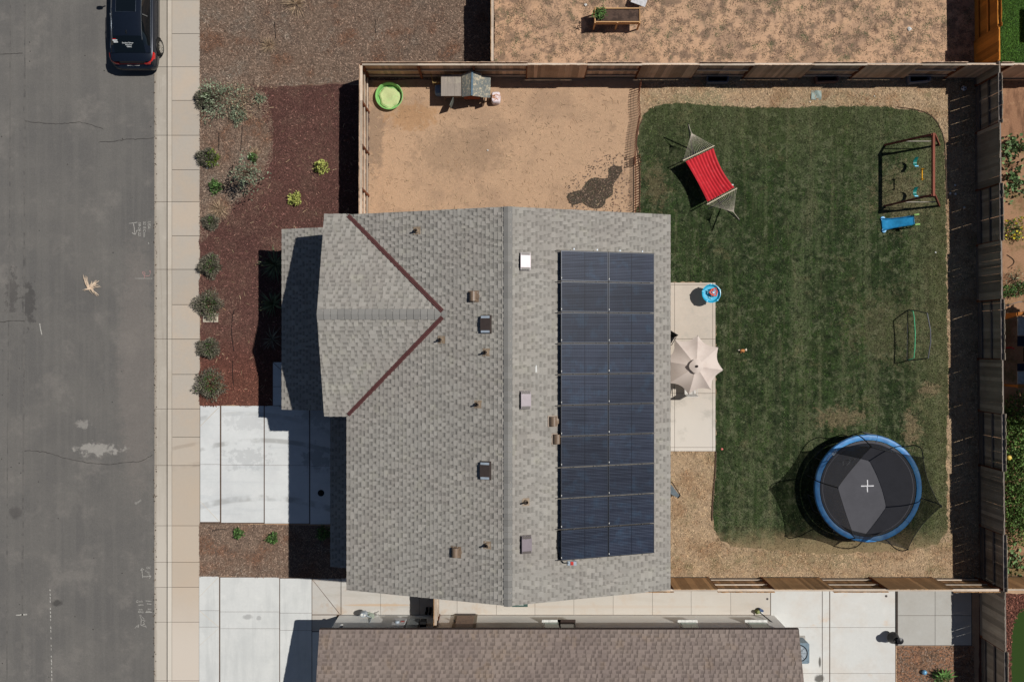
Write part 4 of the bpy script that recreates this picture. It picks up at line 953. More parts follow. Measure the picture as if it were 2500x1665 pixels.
leaves('foliage', (*P(516,386,.2),.02), .28, .3, 260, .16, .03, MS('fresh_green_leaves', C(110,134,44), .7, attr=True), None, .8, .2).name = 'bright_tuft'
bt = bpy.data.objects['bright_tuft']; tag(bt, 'bright green tuft of blades within the lavender by the pavement', 'grass tuft')
plant('green_shrub', 'small dark green shrub in shade at left of the thin tree', 'shrub', 525, 455, .34, .35, 'green')
plant('dry_grass_tuft', 'tan dry grass clump cut by the top edge above the mulch', 'grass tuft', 722, 8, .55, .3, 'dry'); plant('dry_grass_tuft', 'pale dry tuft in faded mulch below the top clump', 'grass tuft', 655, 110, .36, .2, 'dry')
plant('dry_grass_tuft', 'small tan tuft above the thin tree', 'grass tuft', 622, 373, .22, .25, 'dry'); plant('dry_grass_tuft', 'long tan dry grass patch under the thin tree', 'grass tuft', 535, 512, .45, .12, 'dry')
plant('small_green_shrub', 'small yellow green weed shrub at upper right of the thin tree', 'shrub', 618, 384, .2, .25, 'green')
plant('golden_shrub', 'round yellow green bush in red mulch, nearer the fence shadow', 'shrub', 784, 408, .36, .42, 'yellow', 'golden bushes in the red mulch'); plant('golden_shrub', 'round yellow green bush in red mulch, the lower smaller one', 'shrub', 721, 487, .32, .36, 'yellow', 'golden bushes in the red mulch')
plant('green_shrub', 'small green shrub in the mulch strip between driveways, the left one', 'shrub', 582, 1302, .25, .2, 'green'); plant('green_shrub', 'small green shrub in the mulch strip nearer the house shadow', 'shrub', 665, 1315, .27, .25, 'green'); plant('green_shrub', 'dark round shrub in full shade by the garage corner', 'shrub', 788, 1302, .36, .35, 'green')
# thin young tree with its trunk leaning, crown left of the base
tx_, ty_ = P(644, 437); tr = thing('young_tree', 'thin sparse young tree in the mulch bed casting a leafy shadow', 'tree', (tx_,ty_,0))
mb = MB(); top = Vector((*P(590,420,1.9),1.9)); bs = Vector((tx_,ty_,0)); mid = bs.lerp(top,.45)+Vector((.03,.02,.25)); mb.tube([bs, mid, top], [.028,.022,.012], 7)
tk = add('trunk', mb, m_stem, tr, smooth=True)
mb = MB()
for k in range(22):
    s0 = mid.lerp(top, random.random()); a = random.uniform(0,2*pi); L = random.uniform(.35,.8); mb.tube([s0, s0+Vector((cos(a)*L*.5,sin(a)*L*.5,L*.35)), s0+Vector((cos(a)*L,sin(a)*L,L*.3))], [.010,.007,.003], 5)
add('branch', mb, m_stem, tr)
leaves('crown', (top.x+.02,top.y+.02,1.1), .80, .75, 620, .10, .06, m_sage, tr, .2, .1, (.5,.7,.9,1.2)); 
# agave / yucca clumps in the porch shade
for i, (px, py, r, h, lab) in enumerate(((668,645,.85,.75,'large spiky yucca at the top of the porch shadow'), (664,742,.7,.6,'spiky yucca clump mostly in shade, middle one by the porch'), (662,828,.62,.45,'thin leaved clump deep in the porch shade, lowest'))):
    x, y = P(px, py, h*.4); t = thing('yucca', lab, 'plant', (x,y,0), 0, 'yuccas beside the porch'); mb = MB()
    for k in range(70 if i < 2 else 60):
        a = random.uniform(0,2*pi); el = random.uniform(.1,1.25); L = r*random.uniform(.7,1.1); d = Vector((cos(a)*cos(el),sin(a)*cos(el),sin(el)*.9)); s_ = Vector((-sin(a),cos(a),0))*(.022 if i < 2 else .009); b = Vector((x,y,.05)); m_ = b+d*L*.5; e = b+d*L-Vector((0,0,.12*L))
        v = random.choice([.5,.8,1.1,1.6]); mb.add([b-s_*.6,b+s_*.6,m_+s_,m_-s_,e], [(0,1,2,3),(3,2,4)], v)
    add('spiky_leaves', mb, m_agave if i < 2 else m_lav, t); 
# right-hand garden plants
for (px, py, r, lab) in ((2462,352,.42,'broad leaved plant at the top of the bed past the tall fence'), (2490,356,.35,'broad leaved plant at the frame edge, top of the bed'), (2459,375,.35,'broad leaved plant against the fence below the top one'), (2475,410,.5,'largest broad leaved plant in the upper bed'),
    (2475,437,.3,'small broad leaved seedling between two larger plants'), (2459,470,.42,'broad leaved plant at the fence where the grass begins'), (2492,455,.4,'broad leaved plant at the frame edge above the grass')):
    plant('vegetable_plant', lab, 'plant', px, py, r, .3, 'broad', 'broad leaved vegetable plants past the fence')
t = plant('flowering_bush', 'bush with bright yellow flowers past the tall fence', 'bush', 2475, 562, .6, .4, 'green'); c = t.location; leaves('blossoms', (c.x,c.y,.1), .55, .4, 70, .1, .09, m_lemon, t, .2, .6, (.9,1.1))
plant('dry_shrub', 'bare twiggy shrub by the fence above the shaded playset', 'shrub', 2480, 680, .5, .4, 'twig'); plant('green_shrub', 'dark leafy shrub at frame edge above the playset', 'shrub', 2495, 702, .4, .4, 'green')
plant('green_shrub', 'dark shrub hugging the fence above the playset', 'shrub', 2460, 712, .36, .35, 'green')
for k, (py, r) in enumerate(((1015,.85),(1065,.8),(1115,.85),(1170,.9),(1225,.85),(1275,.8))):
    plant('leafy_bush', ['bushy green plant just below the dark playset shade','second bushy plant below the playset shade','bushy green plant beside the small yellow fruit','bushy plant in the middle of the green row','bushy plant fifth down the green row','lowest bushy plant of the green row'][k], 'bush', 2488, py, r, .5, 'bush', 'bushy plants growing past the tall fence')
for (px, py, r, lab) in ((2470,1352,.45,'broad leaved squash plant above the fence stub, upper'), (2496,1375,.5,'broad leaved squash plant at the frame edge near the bottom'), (2472,1400,.5,'broad leaved squash plant touching the fence stub')):
    plant('squash_plant', lab, 'plant', px, py, r, .4, 'broad', 'squash plants near the fence stub')
mb = MB(); mb.lathe([(0,0),(.07,.02),(.1,.07),(.07,.12),(0,.14)], 12, (*P(2463,1117,.45),.42)); tag(add('yellow_squash', mb, MS('squash_skin', C(230,200,90), .5), smooth=True), 'small yellow squash among the bushy green plants', 'squash')
t = plant('potted_plant_leaves', 'leafy green plant with long leaves in the bottom right soil', 'plant', 2299, 1653, .42, .45, 'green'); c = t.location; mb = MB()
for k in range(7):
    a = .3+k*.42; L = .5; d = Vector((cos(a),sin(a),.5)); b = Vector((c.x+.1,c.y,.2)); s_ = Vector((-sin(a),cos(a),0))*.05; mb.add([b,b+d*L*.4+s_,b+d*L-Vector((0,0,.05)),b+d*L*.4-s_], [(0,1,2,3)], 1.5)
add('long_leaf', mb, m_grn, t)
# shade tree and shed just outside the right edge, whose shadows fall in view
t = thing('shade_tree', 'tree outside the right edge that shades the playset', 'tree', (23.6,.1,0)); mb = MB(); mb.tube([(23.6,.1,0),(23.5,.05,1.6),(22.8,-.1,3.4)], [.14,.1,.05], 8); add('trunk', mb, m_stem, t, smooth=True)
leaves('crown', (22.7,-.2,2.9), 2.3, 2.0, 9000, .26, .18, m_grn, t, .1, .2, (.5,.8,1.1)); t2 = MB()
sh_ = thing('garden_shed', 'small shed outside the right edge shading the lush lawn', 'shed', (23.4,13.5,0)); mb = MB(); mb.box((23.4,13.45,1.1), (1.8,1.15,2.2)); add('wall', mb, m_stucco, sh_); mb = MB(); mb.box((23.4,13.45,2.25), (2.0,1.35,.1)); add('roof', mb, m_vbrown, sh_)
mb = MB(); mb.box((23.4,12.86,1.), (.8,.04,1.9)); add('door', mb, m_fascia, sh_)
# ------------------------------------------------------------------ parked car (dark saloon)
def car():
    m_paint = MS('dark_blue_black_paint', C(28,36,50), .22, .35, .04, spec=.6); m_cglass = MS('tinted_glass', C(14,20,24), .06, 0, .03, spec=.8)
    m_tyre = MS('tyre_rubber', C(40,38,36), .9); m_rim = MS('wheel_alloy', C(190,184,172), .4, .1); m_red = MS('red_tail_lamp', C(214,20,24), .15, 0, .1, spec=.8)
    m_blk = MS('black_plastic', C(26,26,27), .5); m_chr = MS('chrome_trim', C(170,180,188), .15, .9)
    x0, y0 = -15.41, 11.10; t = thing('parked_car', 'black saloon car parked by the kerb, seen from behind and above', 'car', (x0,y0,RZ), 0)
    ST = [(0,.60,.42,.5,.58,.60),(.03,.74,.32,.5,.64,.66),(.10,.82,.26,.5,.69,.71),(.14,.845,.25,.55,.70,.73),(.20,.86,.24,.6,.90,.97),(.34,.885,.22,.6,.945,1.03),(.62,.905,.22,.6,.965,1.05),(1.2,.915,.22,.6,.975,1.03),(2.4,.915,.22,.6,.96,1.0),(3.2,.915,.22,.6,.94,1.0),(3.5,.91,.22,.6,.93,1.0),(4.1,.89,.22,.58,.86,.93),(4.5,.83,.25,.5,.74,.80),(4.68,.72,.3,.46,.62,.66),(4.75,.55,.36,.45,.54,.56)]
    rows = []
    for (y, hw, zs, zm, zb, zc_) in ST:
        half = [(hw*.94, zs), (hw*.99, zs+.10), (hw, zm), (hw*.985, zb-.10), (hw*.955, zb-.03), (hw*.88, zb), (hw*.5, zc_-.01)]
        rows.append([(-a, y, b) for a, b in half]+[(0, y, zc_)]+[(a, y, b) for a, b in reversed(half)])
    mb = MB(); mb.grid(rows); mb.add(rows[0], [tuple(range(len(rows[0])))]); mb.add(rows[-1], [tuple(reversed(range(len(rows[-1]))))]); mb.box((0,2.4,.24), (1.5,4.2,.08))
    body = add('body', mb, m_paint, t, False, True)
    # greenhouse
    G = [(.52,1.05,.72,.60),(.80,1.20,.70,.58),(1.10,1.345,.68,.56),(1.30,1.395,.67,.555),(1.7,1.425,.66,.555),(2.2,1.43,.66,.555),(2.62,1.40,.67,.55),(3.0,1.24,.69,.57),(3.42,1.01,.72,.62)]
    def xs(g_): 
        y, zt, ws, wt = g_; zb = .96 if y < 3.2 else .95
        return [(-.80,y,min(zb,zt)), (-ws-.03,y,zb+(zt-zb)*.55), (-wt-.03,y,zt-.035), (-wt*.8,y,zt), (0,y,zt+.02), (wt*.8,y,zt), (wt+.03,y,zt-.035), (ws+.03,y,zb+(zt-zb)*.55), (.80,y,min(zb,zt))]
    R_ = [xs(g_) for g_ in G]
    def patch(nm, i0, i1, k0, k1, mat, off=0.):
        mb = MB(); mb.grid([[(p[0]*(1+off*.02), p[1], p[2]+off*.006) for p in R_[i][k0:k1+1]] for i in range(i0, i1+1)]); return add(nm, mb, mat, t, False, True)
    patch('rear_window', 0, 2, 2, 6, m_cglass); patch('roof', 2, 6, 2, 6, m_paint); patch('windscreen', 6, 8, 2, 6, m_cglass)
    for k0, k1 in ((0,2),(6,8)):
        patch('side_window', 1, 7, k0, k1, m_cglass); patch('rear_pillar', 0, 1, k0, k1, m_paint); patch('front_pillar', 7, 8, k0, k1, m_paint)
    mb = MB()
    for s_ in (-1,1):
        mb.tube([(s_*.81,.72,.985),(s_*.80,1.3,1.0),(s_*.80,2.4,.99),(s_*.80,3.3,.97)], .009, 6); mb.tube([(s_*.595,.95,1.30),(s_*.60,1.3,1.385),(s_*.60,1.9,1.42),(s_*.60,2.6,1.395)], .012, 6)
        mb.tube([(s_*.74,1.95,1.15),(s_*.63,1.95,1.385)], .02, 6)
    add('window_trim', mb, m_chr, t, False, True)
    mb = MB(); y0_, y1_, w_ = 2.02, 2.66, .40; mb.tube([(-w_,y0_,1.452),(w_,y0_,1.452),(w_,y1_,1.425),(-w_,y1_,1.425)], .007, 5, closed=True); add('sunroof_seal', mb, m_chr, t, False)
    mb = MB(); mb.grid([[(-.38,y0_+.02,1.452),(.38,y0_+.02,1.452)],[(-.38,2.35,1.452),(.38,2.35,1.452)],[(-.38,y1_-.02,1.43),(.38,y1_-.02,1.43)]]); add('sunroof', mb, m_cglass, t, False)
    mb = MB(); mb.lathe([(0,0),(.012,.0),(.006,.05),(0,.055)], 8, (.0,1.22,1.40)); mb.beam((0,1.16,1.385),(0,1.3,1.42), .03, .02); add('aerial', mb, m_blk, t, False)
    for s_ in (-1,1):
        mb = MB(); pts = [(s_*.50,.145,.865),(s_*.66,.165,.88),(s_*.80,.24,.90),(s_*.868,.40,.905),(s_*.885,.58,.91)]
        mb.grid([[(x,y-.012*(1 if i < 2 else .4),z+.035+.01), (x+s_*.03,y-.03*(1 if i < 2 else .3),z-.01), (x+s_*.03,y-.03*(1 if i < 2 else .3),z-.13-.03*(i in (2,3)))] for i, (x, y, z) in enumerate(pts)])
        add('tail_lamp', mb, m_red, t, False, True)
        mb = MB(); mb.beam((s_*.86,3.0,1.0),(s_*1.03,2.93,1.05), .05, .05); mb.lathe([(0,-.11),(.07,-.10),(.085,0),(.07,.10),(0,.11)], 10, (s_*1.06,2.93,1.06), M=Matrix.Rotation(pi/2,3,'Y')); add('wing_mirror', mb, m_paint, t, False, True)
        mb = MB(); mb.box((s_*.895,1.9,.80), (.03,.2,.03)); mb.box((s_*.895,2.8,.79), (.03,.2,.03)); add('door_handle', mb, m_paint, t, False)
        mb = MB(); mb.box((s_*.6,4.66,.6), (.3,.12,.1)); add('headlamp', mb, m_cglass, t, False)
    mb = MB(); mb.beam((-.52,.138,.79),(.52,.138,.79), .008, .022); add('tail_light_strip', mb, MS('dark_red_strip', C(96,14,18), .3), t, False)
    mb = MB(); mb.box((0,.11,.655), (.50,.02,.11)); pl = add('number_plate', mb, m_trim, t, False)
    mb = MB(); mb.grid([[(x, .015+.07*abs(x)**2*1.2, z) for x in np.linspace(-.76,.76,9)] for z in (.40,.46,.56)]); add('bumper_insert', mb, m_blk, t, False)
    # windscreen writing stickers on the rear glass
    m_stk = MS('white_sticker', C(210,214,214), .6); 
    def onrear(u, v): # u across, v up the glass 0..1
        y = .52+(1.10-.52)*v; z = 1.055+(1.345-1.055)*v+.028-.02*abs(u); return Vector((u,y,z))
    sl = math.atan2(.29,.58)
    for txt, u, v, sz in (('Student Driver', .0, .52, .075), ('Please be', .02, .41, .07), ('Patient', .03, .30, .07)):
        text_mesh('window_lettering', txt, sz, m_stk, t, onrear(u, v)+Vector((0,0,.006)), (sl,0,0), 0, 'CENTER', 1., .002)
    mb = MB(); p = onrear(-.50,.72); mb.box(p+Vector((0,0,.004)), (.19,.05,.006), Matrix.Rotation(sl,3,'X')); mb.box(p+Vector((.02,-.06,-.026)), (.17,.05,.006), Matrix.Rotation(sl,3,'X')); add('window_sticker', mb, m_stk, t, False)
    mb = MB(); mb.box(p+Vector((-.02,.045,.028)), (.13,.02,.006), Matrix.Rotation(sl,3,'X')); add('window_sticker', mb, m_red, t, False)
    ty_me = MB(); ty_me.lathe([(.23,-.11),(.31,-.115),(.335,-.08),(.335,.08),(.31,.115),(.23,.11)], 28, M=Matrix.Rotation(pi/2,3,'Y')); ty_me = mesh_of(ty_me, 'wheel', True); ty_me.materials.append(m_tyre)
    rm = MB(); rm.lathe([(.24,.112),(.225,.10),(.22,0)], 28, M=Matrix.Rotation(pi/2,3,'Y')); rm.lathe([(0,.10),(.05,.10),(.05,.06)], 12, M=Matrix.Rotation(pi/2,3,'Y'))
    for k in range(10):
        a = 2*pi*k/10; rm.beam((.10,.04*cos(a),.04*sin(a)), (.105,.225*cos(a),.225*sin(a)), .028, .02, up=(1,0,0))
    rim = mesh_of(rm, 'rim'); rim.materials.append(m_rim); hb = MB(); hb.lathe([(0,.03),(.2,.03)], 20, M=Matrix.Rotation(pi/2,3,'Y')); hub = mesh_of(hb, 'brake_disc'); hub.materials.append(m_blk)
    for s_ in (-1,1):
        for yy in (.98, 3.78):
            wo = bpy.data.objects.new('wheel', ty_me); COL.objects.link(wo); wo.parent = t; wo.location = (s_*.85,yy,.335); wo.rotation_euler = (0,0,0 if s_ > 0 else pi)
            for me in (rim, hub): o = bpy.data.objects.new(me.name, me); COL.objects.link(o); o.parent = wo
            mb = MB(); mb.tube([(s_*.915,yy+.37*cos(a),.335+.37*sin(a)) for a in np.linspace(-.2,pi+.2,14)], .02, 6); add('wheel_arch', mb, m_blk, t, False, True)
    return t
car()

# ------------------------------------------------------------------ trampoline
def trampoline():
    X, Y = 14.38, -5.95; Z = .88; t = thing('trampoline', 'round trampoline with blue pad, black net and white cross on its mat', 'trampoline', (X,Y,0))
    m_pad = ML('blue_pad', C(56,138,202), [('n', C(34,96,160), 1.8, .4, .65, .7), ('n', C(112,168,206), 1.1, .52, .72, .6), ('g', None, 7, .1)], rough=.45, spec=.4); m_mat = MS('black_mat', C(78,78,84), .8, 0, .05, 2)
    m_blk = MS('black_foam', C(24,25,30), .6); m_steel = MS('dull_steel', C(76,80,84), .5, .1)
    R = 2.17
    mb = MB(); N = 48; prof = [(R+.01,Z-.10),(R+.01,Z-.03),(R-.02,Z+.012),(R-.11,Z+.025),(R-.21,Z+.005),(R-.22,Z-.02)]
    mb.lathe(prof, N, (X,Y,0)); pad = add('safety_pad', mb, m_pad, t, smooth=True)
    seam = MB()
    for k in range(6): a = radians(20+60*k); seam.beam((X+(R-.29)*cos(a),Y+(R-.29)*sin(a),Z+.012), (X+R*cos(a),Y+R*sin(a),Z+.02), .012, .012)
    add('pad_seam', seam, MS('dark_blue_seam', C(26,70,120), .5), pad)
    mb = MB(); mb.lathe([(0,Z-.02),(R-.24,Z-.015)], N, (X,Y,0)); mt = add('jumping_mat', mb, m_mat, t)
    mb = MB(); cxp, cyp = P(2117.5, 1186, Z); mb.box((cxp,cyp,Z+.0), (.52,.045,.008), .02); mb.box((cxp+.005,cyp+.135,Z+.0), (.045,.22,.008), .04); mb.box((cxp-.0,cyp-.135,Z+.0), (.045,.22,.008), .04); add('white_cross', mb, MS('white_print', C(222,222,226), .7), mt)
    a0 = radians(-10.5); tips = []
    for k in range(6):
        a = a0+k*pi/3; rt = [1.98,1.96,2.02,1.98,2.02,2.08][k]; c_, s_ = cos(a), sin(a)
        pts = [(X+(R+.03)*c_, Y+(R+.03)*s_, .25), (X+(R+.06)*c_, Y+(R+.06)*s_, .95), (X+(R+.22)*c_, Y+(R+.22)*s_, 1.5), (X+(R+.16)*c_, Y+(R+.16)*s_, 2.2), (X+(rt+.02)*c_, Y+(rt+.02)*s_, 2.85)]
        sp = []
        for i in range(17):
            u = i/16*4; j = min(3, int(u)); f = u-j; p0 = Vector(pts[max(j-1,0)]); p1 = Vector(pts[j]); p2 = Vector(pts[j+1]); p3 = Vector(pts[min(j+2,4)])
            sp.append(.5*((2*p1)+(-p0+p2)*f+(2*p0-5*p1+4*p2-p3)*f*f+(-p0+3*p1-3*p2+p3)*f**3))
        mb = MB(); mb.tube(sp, .021, 8); mb.lathe([(0,0),(.03,.02),(0,.05)], 8, sp[-1]); add('net_pole', mb, m_blk, t, smooth=True); tips.append(Vector(pts[-1]))
        mb = MB(); b = a+pi/6; pp = [(X+R*cos(b-.16),Y+R*sin(b-.16),Z-.08),(X+(R+.02)*cos(b-.16),Y+(R+.02)*sin(b-.16),.03),(X+(R+.02)*cos(b+.16),Y+(R+.02)*sin(b+.16),.03),(X+R*cos(b+.16),Y+R*sin(b+.16),Z-.08)]; mb.tube(pp, .022, 8); add('leg', mb, m_steel, t)
        if k % 1 == 0:
            mb = MB(); mb.tube([(X+(R+.04)*c_, Y+(R+.04)*s_, .03),(X+(R+.04)*c_, Y+(R+.04)*s_, 1.0)], .022, 8); add('leg', mb, m_steel, t)
    mb = MB(); mb.tube([(X+R*cos(2*pi*k/48),Y+R*sin(2*pi*k/48),Z-.06) for k in range(48)], .022, 8, closed=True); add('frame_ring', mb, m_steel, t)
    sg = MB()
    for k in range(72):
        a = 2*pi*k/72; sg.beam((X+(R-.28)*cos(a),Y+(R-.28)*sin(a),Z-.04),(X+(R-.03)*cos(a),Y+(R-.03)*sin(a),Z-.05), .018, .018)
    add('springs', sg, m_steel, t)['kind'] = 'stuff'
    # net: semi-transparent woven mesh hanging from the pole tips to the mat edge
    nt = NT('net_mesh'); nt.p.inputs['Base Color'].default_value = (.012,.012,.014,1); nt.p.inputs['Roughness'].default_value = .8
    tr_ = nt.n.new('ShaderNodeBsdfTransparent'); mx = nt.n.new('ShaderNodeMixShader'); mx.inputs[0].default_value = .70; out = nt.n['Material Output']
    nt.l.new(tr_.outputs[0], mx.inputs[1]); nt.l.new(nt.p.outputs[0], mx.inputs[2]); nt.l.new(mx.outputs[0], out.inputs[0])
    mb = MB(); rows = []; M_ = 12
    top_pts = []
    for k in range(6):
        A, B = tips[k], tips[(k+1) % 6]
        for j in range(M_):
            u = j/M_; p = A.lerp(B, u); sag = 4*u*(1-u); p = p+(Vector((X,Y,0))-Vector((p.x,p.y,0))).normalized()*.04*sag; p.z -= .20*sag; top_pts.append(p)
    for q in range(9):
        v = q/8; row = []
        for i, p in enumerate(top_pts):
            a = a0+2*pi*i/(6*M_); bt = Vector((X+(R-.34)*cos(a), Y+(R-.34)*sin(a), Z)); m_ = bt.lerp(p, v); tt = (i % M_)/M_; m_ += (Vector((X,Y,0))-Vector((m_.x,m_.y,0))).normalized()*(.10*sin(pi*v))*sin(pi*tt); row.append(m_)
        rows.append(row)
    mb.grid(rows, closed=True); mb.f = [tuple(f) for f in mb.f]; net = add('safety_net', mb, nt.m, t, smooth=True)
    mb = MB(); mb.tube(top_pts, .010, 6, closed=True); add('net_border', mb, m_blk, net)
    zb = MB(); A = tips[2]; az = a0+2.45*pi/3
    zp = [Vector((X+r*cos(a),Y+r*sin(a),z)) for r, a, z in ((1.72,az,1.5),(1.70,az+.10,1.75),(1.72,az+.06,2.05),(1.74,az-.05,2.1),(1.72,az-.1,1.85),(1.70,az-.06,1.6))]
    zb.tube(zp, .012, 6, closed=True); zb.tube([(X+1.80*cos(az+.1),Y+1.80*sin(az+.1),1.0),zp[0],zp[5],zp[3],(X+1.86*cos(az-.1),Y+1.86*sin(az-.1),2.6)], .008, 5); add('net_zip', zb, MS('grey_zip', C(150,150,150), .5), net)
    a = radians(133); r = R-.22; text_mesh('pad_lettering', 'ear', .24, MS('white_print', C(200,215,225), .6), t, Vector((r*cos(a+.08),r*sin(a+.08),Z+.04)), (0,0,a-pi/2), .2)
    mb = MB(); mb.tube([(X+(R-.14)*cos(b),Y+(R-.14)*sin(b),Z+.04) for b in np.linspace(radians(136),radians(147),6)], .008, 5); add('pad_emblem', mb, MS('white_print', C(200,215,225), .6), pad)
trampoline()

# ------------------------------------------------------------------ hammock on stand
def hammock():
    m_rope = MS('cream_rope', C(205,195,178), .8); m_bar = MS('pale_wood_bar', C(214,202,176), .6); m_fab = ML('red_quilted_fabric', C(200,42,52), [('n', C(178,32,42), 3, .4, .65, .6), ('n', C(206,70,78), 6, .55, .7, .6)], rough=.7); m_st = MS('dark_steel_tube', C(50,50,54), .4, .3)
    p = lambda px, py, z: Vector((*P(px, py, z), z))
    A1, A2 = p(1669,391.5,.82), p(1742.5,357,.82); B1, B2 = p(1727.2,498.7,.84), p(1797.6,460.8,.84); R1, R2 = p(1688.4,325.9,1.12), p(1790.9,518.2,1.15); H1, H2 = p(1681.3,305,1.27), p(1804.7,536,1.33)
    c = (A1+A2+B1+B2)/4; t = thing('hammock', 'red quilted hammock with cream spreader bars on the lawn', 'hammock', (c.x,c.y,0))
    u0, v0 = A2-A1, B1-A1; mb = MB(); rows = []; NB = 9; NL = 20
    a1, a2, b1, b2 = A1.lerp(A2,.035)+(B1-A1)*.04, A1.lerp(A2,.965)+(B2-A2)*.04, B1.lerp(B2,.035)+(A1-B1)*.04, B1.lerp(B2,.965)+(A2-B2)*.04
    for i in range(NL+1):
        v = i/NL; sag = 4*v*(1-v); L_, R__ = a1.lerp(b1,v), a2.lerp(b2,v); pin = .055*sag; row = []
        for j in range(NB*2+1):
            u = pin+(1-2*pin)*j/(NB*2); q = L_.lerp(R__, u); e = 4*u*(1-u); q.z -= .22*sag*(.5+.5*e); q.z += (.032 if j % 2 else -.0); row.append(q)
        rows.append(row)
    mb.grid(rows); mb2 = [Vector(q)-Vector((0,0,.018)) for q in mb.v]; n = len(mb.v); mb.add(mb2, [tuple(reversed(f)) for f in mb.f]); fb = add('fabric_bed', mb, m_fab, t)
    for (q1, q2) in ((A1,A2),(B1,B2)):
        mb = MB(); e = (q2-q1).normalized()*.03; mb.tube([q1-e, q2+e], .022, 10); add('spreader_bar', mb, m_bar, t, smooth=True)
    for (q1, q2, rr_, e1_, e2_) in ((A1,A2,R1,a1,a2),(B1,B2,R2,b1,b2)):
        for k in range(17):
            f = k/16; mb = MB(); mb.tube([e1_.lerp(e2_,f), q1.lerp(q2,f), rr_], .0048, 5); add('rope', mb, m_rope, t)
    mb = MB()
    for (r_, h_) in ((R1,H1),(R2,H2)): mb.tube([r_, r_.lerp(h_,.5)-Vector((0,0,.02)), h_], .012, 6); mb.tube([r_+Vector((.025*cos(a),.025*sin(a),0)) for a in np.linspace(0,2*pi,9)[:-1]], .007, 5, closed=True)
    add('hanging_chain', mb, m_rope, t)
    d = (H2-H1); d.z = 0; L = d.length; d.normalize(); s_ = Vector((-d.y,d.x,0)); mid = (H1+H2)/2; mb = MB(); bp = [Vector((mid.x,mid.y,.05))-d*L*.27, Vector((mid.x,mid.y,.05))+d*L*.27]
    mb.tube(bp, .03, 8)
    for b, h_, sg in ((bp[0],H1,-1),(bp[1],H2,1)): mb.tube([b, b+d*sg*.25+Vector((0,0,.12)), h_-Vector((0,0,.02))+d*sg*.04], .025, 8); mb.tube([b+s_*.55-Vector((0,0,.02)), b-s_*.55-Vector((0,0,.02))], .025, 8)
    add('stand', mb, m_st, t, smooth=True)
    mb = MB(); q = p(1788,452,.80); mb.box(q, (.09,.06,.01)); add('care_label', mb, m_trim, fb)
hammock()

# ------------------------------------------------------------------ swing set
def swings():
    m_w = wood('red_cedar_beam', C(140,82,66), C(108,60,48)); m_ch = MS('chain_steel', C(120,120,116), .5, .4); m_teal = MS('teal_plastic', C(30,130,124), .4); m_bl = MS('blue_strap', C(80,190,230), .4); m_y = MS('yellow_plastic', C(240,176,40), .4); m_gr = MS('dark_bracket', C(40,50,44), .5)
    X = 16.46; Y0, Y1 = 5.70, 8.06; Z = 2.0; t = thing('swing_set', 'wooden swing set with two teal seats and yellow trapeze bar', 'swing set', (X,6.9,0))
    mb = MB(); mb.box((X,(Y0+Y1)/2,Z), (.085,Y1-Y0+.1,.14)); add('top_beam', mb, m_w, t)
    for yy, gy in ((Y1,8.10),(Y0,5.58)):
        for gx in (15.42,17.68):
            mb = MB(); mb.beam((gx,gy,0), (X+(.05 if gx > X else -.05),yy,Z+.02), .075, .075); add('leg', mb, m_w, t)
        mb = MB(); zz = .75; f = zz/Z; mb.tube([(15.42+(X-15.42)*f,gy+(yy-gy)*f,zz),(17.68+(X-17.68)*f,gy+(yy-gy)*f,zz)], .018, 8); add('cross_bar', mb, MS('grey_pipe', C(176,168,156), .5), t, smooth=True)
        mb = MB(); mb.add([(X-.3,yy+.03,Z-.45),(X+.3,yy+.03,Z-.45),(X+.06,yy+.03,Z+.02),(X-.06,yy+.03,Z+.02),(X-.3,yy-.03,Z-.45),(X+.3,yy-.03,Z-.45),(X+.06,yy-.03,Z+.02),(X-.06,yy-.03,Z+.02)], [(0,1,2,3),(7,6,5,4),(0,4,5,1),(1,5,6,2),(3,2,6,7),(0,3,7,4)]); add('corner_bracket', mb, m_gr, t)
    def chain(mb, a, b): mb.tube([a, b], .007, 5)
    for yc in (7.28,6.06):
        mb = MB(); sx = X+random.uniform(-.04,.04)
        for dy in (-.24,.24): chain(mb, (X,yc+dy,Z-.06), (sx,yc+dy*.85,.62))
        add('swing_chain', mb, m_ch, t)
        mb = MB(); rows = []
        for k in range(9):
            f = k/8*2-1; z = .40+.20*f*f; rows.append([(sx-.07,yc+.2*f,z),(sx+.07,yc+.2*f,z)])
        mb.grid(rows); mb.add([(a,b,c-.02) for r in rows for a,b,c in r], [(2*i,2*i+2,2*i+3,2*i+1) for i in range(8)]); st = add('swing_seat', mb, m_teal, t, smooth=True)
        mb = MB(); mb.box((sx,yc-.17,.545), (.145,.07,.02)); add('seat_strap', mb, m_bl, st)
    mb = MB()
    for dy in (-.26,.26): chain(mb, (X,6.68+dy,Z-.06), (X,6.68+dy*.7,1.1))
    add('swing_chain', mb, m_ch, t); mb = MB(); mb.tube([(X,6.44,1.08),(X,6.92,1.08)], .026, 8); 
    for dy in (-.2,.2): mb.tube([(X-.03,6.68+dy,1.03),(X-.04,6.68+dy*1.1,1.14),(X+.02,6.68+dy,1.20),(X+.03,6.68+dy*.9,1.08)], .02, 6, closed=True)
    add('trapeze_bar', mb, m_y, t, smooth=True)
swings()

